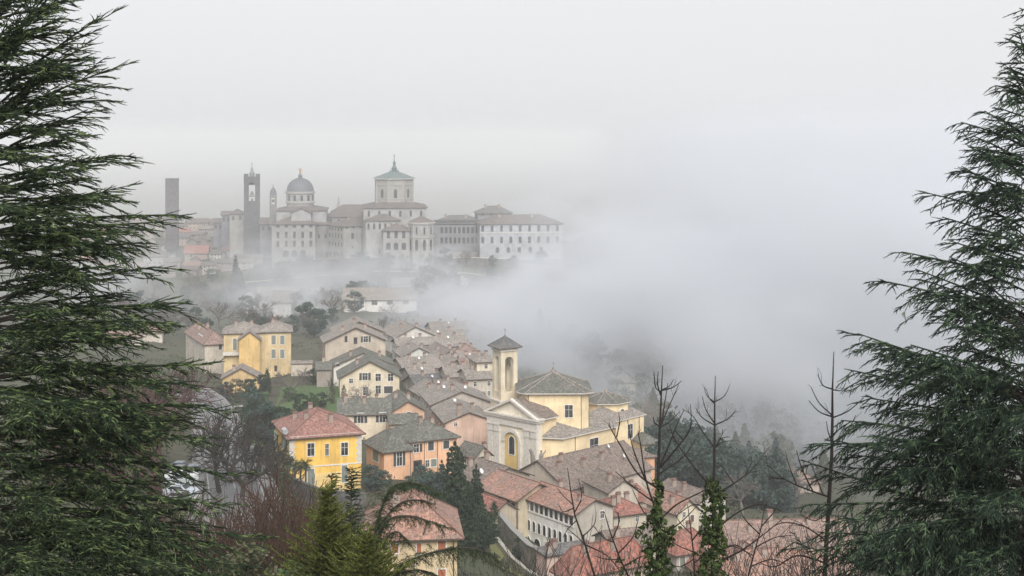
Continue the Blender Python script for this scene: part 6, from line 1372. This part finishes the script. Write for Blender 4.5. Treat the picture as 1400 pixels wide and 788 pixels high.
# ---------------------------------------------------------------- street trees, gardens
for i, (px, D, h, lab) in enumerate(((303, 172, 11, 'bare street tree nearest to the parked cars'), (322, 190, 10.5, 'bare street tree beside the dark road sign'), (340, 205, 10, 'bare street tree left of the yellow house wall'), (356, 215, 7, 'bare street tree close to the yellow house corner'), (296, 205, 10, 'bare street tree on the left pavement by the cars'), (330, 168, 10.5, 'slim bare street tree in front of the road sign'), (345, 185, 9, 'bare street tree at the lower right pavement'))):
    plant('bare:dark', px, D, h, lab, 'bare street trees along the road', i=i % 4)
for i, (px, D, h, lab) in enumerate(((165, 150, 15, 'reddish bare tree under the left cedar, the leftmost'), (205, 160, 15, 'broad reddish bare tree behind the cedar branch tips'), (215, 185, 13, 'reddish bare tree before the villas'), (250, 240, 11, 'reddish bare tree at the bend of the road'), (185, 200, 14, 'reddish bare tree half covered by the cedar'), (225, 235, 13, 'reddish bare tree standing farthest along the road'), (140, 190, 15, 'reddish bare tree deep behind the cedar'), (222, 150, 13, 'reddish bare tree beside the car park'))):
    plant('bare:red', px, D, h, lab, 'reddish bare trees behind the cedar', i=i % 4, wide=1.15)
for i, (px, D, h, k, m, lab) in enumerate((
    (352, 330, 9, 'round', LV_D, 'dark green tree on the lawn bank, left of the garden hedge'), (366, 325, 10, 'round', LV_B, 'blue green ivy clad tree in the garden behind the yellow house'), (382, 330, 9.5, 'round', LV_D, 'dark dense tree beside the clipped hedge'), (398, 335, 8, 'round', LV_M, 'green tree right behind the yellow house chimney'), (340, 360, 8, 'round', LV_B, 'blue green shrub mass above the lawn bank'),
    (322, 400, 6.5, 'round', LV_X, 'olive shrub in front of the amber outbuilding'), (338, 405, 6.5, 'round', LV_D, 'dark round shrub covering the amber outbuilding wall'), (310, 398, 5.5, 'round', LV_B, 'blue green shrub left below the amber outbuilding'), (365, 415, 8, 'column', LV_D, 'dark column shrub right of the amber outbuilding'), (357, 420, 6.5, 'round', LV_D, 'dark shrub between the outbuilding and the villa'),
    (410, 380, 5.5, 'round', LV_D, 'dark round shrub in the middle of the garden'), (425, 385, 5, 'round', LV_M, 'green shrub below the garden bare tree'), (440, 388, 4.5, 'round', LV_D, 'dark shrub left of the cream garden house'), (454, 395, 6, 'column', LV_X, 'olive column shrub at the cream garden house corner'), (470, 396, 5, 'column', LV_X, 'olive shrub against the cream garden house wall'), (395, 400, 4.5, 'round', LV_M, 'green shrub near the pale garden shed'),
    (428, 430, 5, 'round', LV_D, 'small dark tree by the tiled garden wall'), (507, 288, 5.5, 'round', LV_B, 'round grey green bush left of the orange house'), (520, 285, 5, 'round', LV_B, 'clipped grey bush before the orange house left wing'), (575, 282, 6.5, 'round', LV_B, 'blue green bush before the orange house right wing'), (592, 280, 6, 'round', LV_B, 'blue green bush beside the dark pine'), (552, 262, 6, 'round', LV_M, 'pale green bush below the orange house steps'), (530, 255, 6.5, 'round', LV_X, 'grey olive bush between the villas'),
    (714, 244, 4.5, 'round', LV_D, 'dark bush on top of the rough stone wall'), (676, 252, 7, 'column', LV_D, 'dark slim shrub beside the dark pine'), (385, 262, 7, 'round', LV_X, 'olive tree left below the palms'), (372, 270, 7.5, 'round', LV_D, 'dark tree at the left corner of the yellow house'), (360, 262, 6, 'round', LV_X, 'olive shrub along the roadside wall'))):
    plant(k, px, D, h, lab, None, 'shrub' if h < 7 else 'tree', 'garden_shrub' if h < 7 else None, m, 1.25 if k == 'round' else 1)
for px, D, w, d, h, lab in ((376, 345, 9, 4, 3.2, 'long clipped green hedge behind the yellow house'), (352, 395, 6, 3, 3.4, 'tall clipped hedge left of the amber outbuilding door')):
    o = plant('hedge', px, D, h, lab, None, 'hedge', rot=.1); o.scale = (w / 10, d / 10, h / 10)
plant('bare:grey', 402, 408, 9, 'spreading bare fruit tree on the garden lawn', wide=1.3, i=1); plant('bare:pale', 497, 388, 7.5, 'pale twigged bare tree before the cream garden house', wide=1.4, i=2); plant('bare:grey', 446, 402, 6, 'small bare tree at the left of the cream garden house', i=3)
plant('pine', 622, 236, 15.6, 'broad dark pine with a pointed top left of the red roofs', wide=.8, i=0); plant('pine', 651, 240, 13.0, 'second dark pine leaning against the broad one', wide=.6, i=1); plant('pine', 604, 250, 11.0, 'bluish pine behind the broad dark pine', mat=LV_B, wide=.75, i=2); plant('pine', 640, 228, 11, 'low dark pine at the foot of the broad pine', wide=.8, i=3)
plant('round', 660, 232, 7, 'dark rounded tree below the pines', None, 'tree', None, LV_D, 1.1)
def palms():
    fm = foliage('palm_fronds', (.02, .04, .018), (.045, .07, .03), 2); tm = bark('palm_bark', (.07, .055, .04))
    for i, (px, D, hp, lab) in enumerate(((403, 274, 632, 'palm at the left corner of the yellow house front'), (418, 272, 630, 'palm touching the shuttered window of the yellow house'), (411, 276, 635, 'smaller palm standing between two palms'))):
        x = X(px, D); z = G(x, D); top = Zp(hp + 5, D) - z; o = empty('palm_tree', (x, D, z), i * 1.3, lab, 'palm', 'palms before the yellow house')
        MB().tube([(0, 0, -1), (.05, 0, top * .5), (0, 0, top)], [.24, .2, .18], 8).build('trunk', tm, o); r = random.Random(i); P_ = []; N_ = []; T0 = []; T1 = []
        for f in range(26):
            a = f * 2.4; el = r.uniform(-.7, 1.1); L = r.uniform(1.2, 1.7); d = Vector((math.cos(a) * math.cos(el), math.sin(a) * math.cos(el), math.sin(el))); q = Vector((0, 0, top))
            for k in range(6):
                e = q + d * L / 6; T0.append(q[:]); T1.append(e[:]); d = (d + Vector((0, 0, -.16))).normalized(); q = e
        V, F_ = segs_to_needles(T0, T1, .03, .5, .05, fwd=.7, up=0); link('crown', np_mesh('crown', V, [F_], fm), o)
palms()
# ---------------------------------------------------------------- hazy trees of the middle slope and the woods
tr_ = random.Random(8)
plant('cone', 322, 800, 30, 'tall hazy conifer below the broad palace, the tallest tree of the slope', wide=.8, i=0, mat=LV_B)
for px, D, h, k, lab in ((330, 810, 20, 'cone', 'smaller hazy conifer leaning on the tall conifer'), (500, 900, 15, 'round', 'hazy dark tree under the corner palace wall'), (583, 760, 24, 'round', 'big dark hazy tree right of the long white house'), (600, 780, 22, 'round', 'dark hazy tree behind the big one by the long white house'), (574, 730, 16, 'round', 'bushy hazy tree at the right end of the long white house'), (620, 800, 24, 'pine', 'dark hazy pine fading into the cloud'), (560, 880, 14, 'round', 'hazy tree under the apse'), (738, 640, 22, 'cone', 'dark conifer ghost in the cloud right of the bell tower'), (752, 660, 17, 'cone', 'smaller conifer ghost right of the first one'), (785, 620, 22, 'round', 'dark tree ghost behind the church drum'), (808, 640, 20, 'round', 'tree ghost above the choir roof'), (485, 700, 12, 'round', 'small tree before the long white house'), (455, 640, 8, 'round', 'dark tree above the stepped roof house'), (420, 650, 10, 'round', 'hazy tree in the hollow above the villas')):
    plant(k, px, D, h, lab, None, 'tree', None, LV_B if k != 'cone' else LV_D, 1.1)
g1 = 'hazy trees of the slope below the hilltop town'; l1 = 'hazy leafless or evergreen tree on the wooded slope below the hilltop town'
for q in range(215):
    D = tr_.uniform(560, 960) if q < 150 else tr_.uniform(850, 965); px = tr_.uniform(150, 660) if q < 150 else tr_.uniform(250, 760); py = None
    if 300 < px < 345 and D > 900: continue
    if 462 < px < 580 and 640 < D < 735: continue
    if 365 < px < 402 and 600 < D < 730: continue
    k = tr_.choice(('bare:grey', 'bare:grey', 'bare:grey', 'bare:red', 'round', 'round'))
    plant(k, px, D, tr_.uniform(8, 14), l1, g1, 'tree', 'slope_tree', LV_B, tr_.uniform(1.0, 1.35))
def wood(name, n, pxr, Dr, h, mat, seed, leaf, dens):
    rg = np.random.default_rng(seed); out = []
    for i in range(n):
        px = rg.uniform(*pxr); D = rg.uniform(*Dr); x = X(px, D); z = G(x, D); V, _ = leafy('round' if rg.random() < .75 else 'cone', int(rg.integers(4))); c = V.reshape(-1, 4, 3).mean(1); c = c[rg.random(len(c)) < dens]; s = rg.uniform(*h) / 10; a = rg.uniform(0, 6.28); ca, sa = math.cos(a), math.sin(a)
        out.append(np.stack([x + s * 1.25 * (c[:, 0] * ca - c[:, 1] * sa), D + s * 1.25 * (c[:, 0] * sa + c[:, 1] * ca), z + s * c[:, 2]], -1))
    V, F_ = leaves(np.concatenate(out), leaf, rg); tag(link(name, np_mesh(name, V, [F_], mat)), kind='stuff')
wood('wood', 70, (905, 1072), (345, 455), (10, 18), foliage('wood_leaves', (.016, .034, .03), (.035, .058, .048), .12, (.06, .085, .07)), 3, .55, .45)
wood('valley_wood', 150, (840, 1420), (470, 820), (9, 17), LV_X, 4, .8, .2)
for i, (px, D, h) in enumerate(((882, 470, 15), (890, 480, 16), (899, 476, 14), (908, 490, 15), (876, 500, 13))):
    plant('bare:pale', px, D, h, 'pale bare poplar in the row beyond the church choir', 'pale poplars beyond the choir', wide=.5, i=i % 4)
for i, (px, D, h, lab) in enumerate(((1075, 380, 12, 'brown bare tree at the right edge of the wood'), (1090, 372, 11, 'brown bare tree before the lone pink house'), (1015, 318, 11, 'pale bare tree between the second ivy stem and the wood'), (1062, 400, 12, 'olive bare tree behind the wood edge'), (1130, 420, 12, 'hazy bare tree right of the lone pink house'))):
    plant('bare:grey', px, D, h, lab, None, i=i % 4, wide=1.2)
# ---------------------------------------------------------------- parked cars, lamps, sign
def car_proto(col, label):
    o = empty('parked_car', (0, 0, 0), 0, label, 'car', 'parked cars by the road'); paint = NT('car_paint'); paint.b.inputs['Base Color'].default_value = (*col, 1); paint.b.inputs['Roughness'].default_value = .25; paint.b.inputs['Coat Weight'].default_value = .5
    prof = [(-2.05, .35), (-2.1, .62), (-2.0, .86), (-1.55, .93), (-1.0, .98), (-.35, 1.42), (.9, 1.46), (1.55, 1.05), (2.0, .98), (2.08, .7), (2.02, .35)]
    m = MB(); n = len(prof)
    def w(z): return .84 if z < 1.0 else .84 - (z - 1.0) * .45
    for i in range(n):
        j = (i + 1) % n; (x0, z0), (x1, z1) = prof[i], prof[j]; m.poly([(x0, -w(z0), z0), (x1, -w(z1), z1), (x1, w(z1), z1), (x0, w(z0), z0)][::-1], 0, smooth=True)
    for s in (-1, 1): m.poly([(x, s * w(z), z) for x, z in prof][::s], 0)
    m.build('body', paint.mat, o)
    for nm, q in (('windscreen', [(-.95, 1.02), (-.4, 1.38)]), ('rear_window', [(1.48, 1.09), (.97, 1.42)])):
        (x0, z0), (x1, z1) = q; dx = -.03 if nm == 'windscreen' else .03; MB().poly([(x0 + dx, -w(z0) + .1, z0 + .02), (x0 + dx, w(z0) - .1, z0 + .02), (x1 + dx, w(z1) - .08, z1 + .02), (x1 + dx, -w(z1) + .08, z1 + .02)]).build(nm, GL, o)
    for s in (-1, 1):
        MB().poly([(x, s * (w(z) + .012), z) for x, z in ((-.75, 1.03), (-.3, 1.34), (.85, 1.38), (1.3, 1.06))][::s]).build('side_window', GL, o)
        for x in (-1.3, 1.3):
            y = s * .76; t = MB(); a = [(x + .31 * math.cos(k), .31 + .31 * math.sin(k)) for k in [2 * math.pi * q / 14 for q in range(14)]]
            for k in range(14): p, q = a[k], a[(k + 1) % 14]; t.poly([(p[0], y - .1, p[1]), (q[0], y - .1, q[1]), (q[0], y + .1, q[1]), (p[0], y + .1, p[1])])
            t.poly([(p[0], y + s * .1, p[1]) for p in a][::-s]); wh = t.build('wheel', flat('tyre_rubber', (.02, .02, .02), .85), o); MB().poly([(x + .19 * math.cos(k), y + s * .105, .31 + .19 * math.sin(k)) for k in [2 * math.pi * q / 10 for q in range(10)]][::-s]).build('rim', METAL, wh)
        MB().box(-2.1, -1.98, s * .6 - .16, s * .6 + .16, .68, .82).build('headlight', DISH, o); MB().box(2.0, 2.09, s * .62 - .14, s * .62 + .14, .72, .9).build('tail_light', flat('red_lens', (.35, .02, .02), .3), o)
    return o
CARS = [((.75, .75, .76), 'white car parked in the middle of the row by the road'), ((.5, .52, .55), 'silver car parked next to the white one'), ((.1, .12, .16), 'dark blue car parked at the far end of the row'), ((.55, .6, .66), 'pale blue grey car parked nearest to the brown shrubs'), ((.06, .06, .065), 'black car parked between the silver cars'), ((.3, .31, .33), 'grey car half hidden under the cedar boughs')]
def place_on_road(o, D, off, yaw=0):
    k = min(range(len(RPATH)), key=lambda i: abs(RPATH[i].y - D)); a, b = RPATH[max(0, k - 1)], RPATH[min(len(RPATH) - 1, k + 1)]; d = (b - a).normalized(); nrm = Vector((d.y, -d.x, 0)); p = RPATH[k] + nrm * off
    za, zb = (RL[k].z + RR[k].z) / 2, 0; i0, i1 = max(0, k - 1), min(len(RPATH) - 1, k + 1); sl = ((RL[i1].z) - (RL[i0].z)) / max(.1, (RPATH[i1] - RPATH[i0]).length)
    o.location = (p.x, p.y, za); o.rotation_euler = (0, -math.atan(sl) * math.cos(yaw), math.atan2(d.y, d.x) + yaw); return p
apron = MB()
for i, (c, lab) in enumerate(CARS):
    o = car_proto(c, lab); D = (184, 178.5, 196, 171, 190, 165)[i]; place_on_road(o, D, -6.6, 1.15)
    p = o.location; o.location.z = p.z + .12
def car_park():
    m = MB(); ks = [k for k in range(len(RPATH)) if 150 < RPATH[k].y < 210]; dn = Vector((0, 0, -2.5))
    for a, b in zip(ks[:-1], ks[1:]):
        q = []
        for k in (a, b):
            d = (RR[k] - RL[k]).normalized(); q.append((RL[k] - d * 7.2 + Vector((0, 0, .1)), RL[k] - d * 1.7 + Vector((0, 0, .1))))
        m.poly([q[0][0], q[0][1], q[1][1], q[1][0]]); m.poly([q[0][0] + dn, q[0][0], q[1][0], q[1][0] + dn])
    tag(m.build('car_park', asphalt()), kind='structure')
car_park()
def lamp(label, px, D, pytop, arm=True):
    x = X(px, D); z = G(x, D); h = Zp(pytop, D) - z; o = empty('street_lamp', (x, D, z), 0, label, 'street lamp', 'street lamps by the road'); pm = flat('lamp_grey', (.5, .5, .5), .5, .3)
    MB().tube([(0, 0, -.5), (0, 0, h * .5), (0, 0, h)], [.14, .11, .08], 8).build('pole', pm, o)
    if arm: MB().tube([(0, 0, h - .1), (.5, 0, h + .15), (1.5, 0, h + .25)], .05, 6).build('arm', pm, o); MB().box(1.2, 2.0, -.16, .16, h + .16, h + .32).build('lamp_head', pm, o)
    else: MB().lathe([(.1, h - .05), (.34, h + .02), (.34, h + .12), (.05, h + .2), (0, h + .21)], 10).build('lamp_head', pm, o)
lamp('tall pale lamp post with arm beside the green lawn', 317.5, 262, 557); lamp('shorter pale lamp post right of the tall one', 332.5, 268, 580, False)
def sign():
    D = 185; x = X(313, D); z = G(x, D); o = empty('road_sign', (x, D, z), -.1, 'dark rectangular road sign on a thin post by the bare street trees', 'road sign')
    MB().tube([(0, 0, -.3), (0, 0, 2.9)], .04, 6).build('post', METAL, o); MB().box(-.4, .4, -.07, -.042, 1.9, 2.95).build('panel', flat('sign_back', (.05, .05, .055), .6), o)
sign()
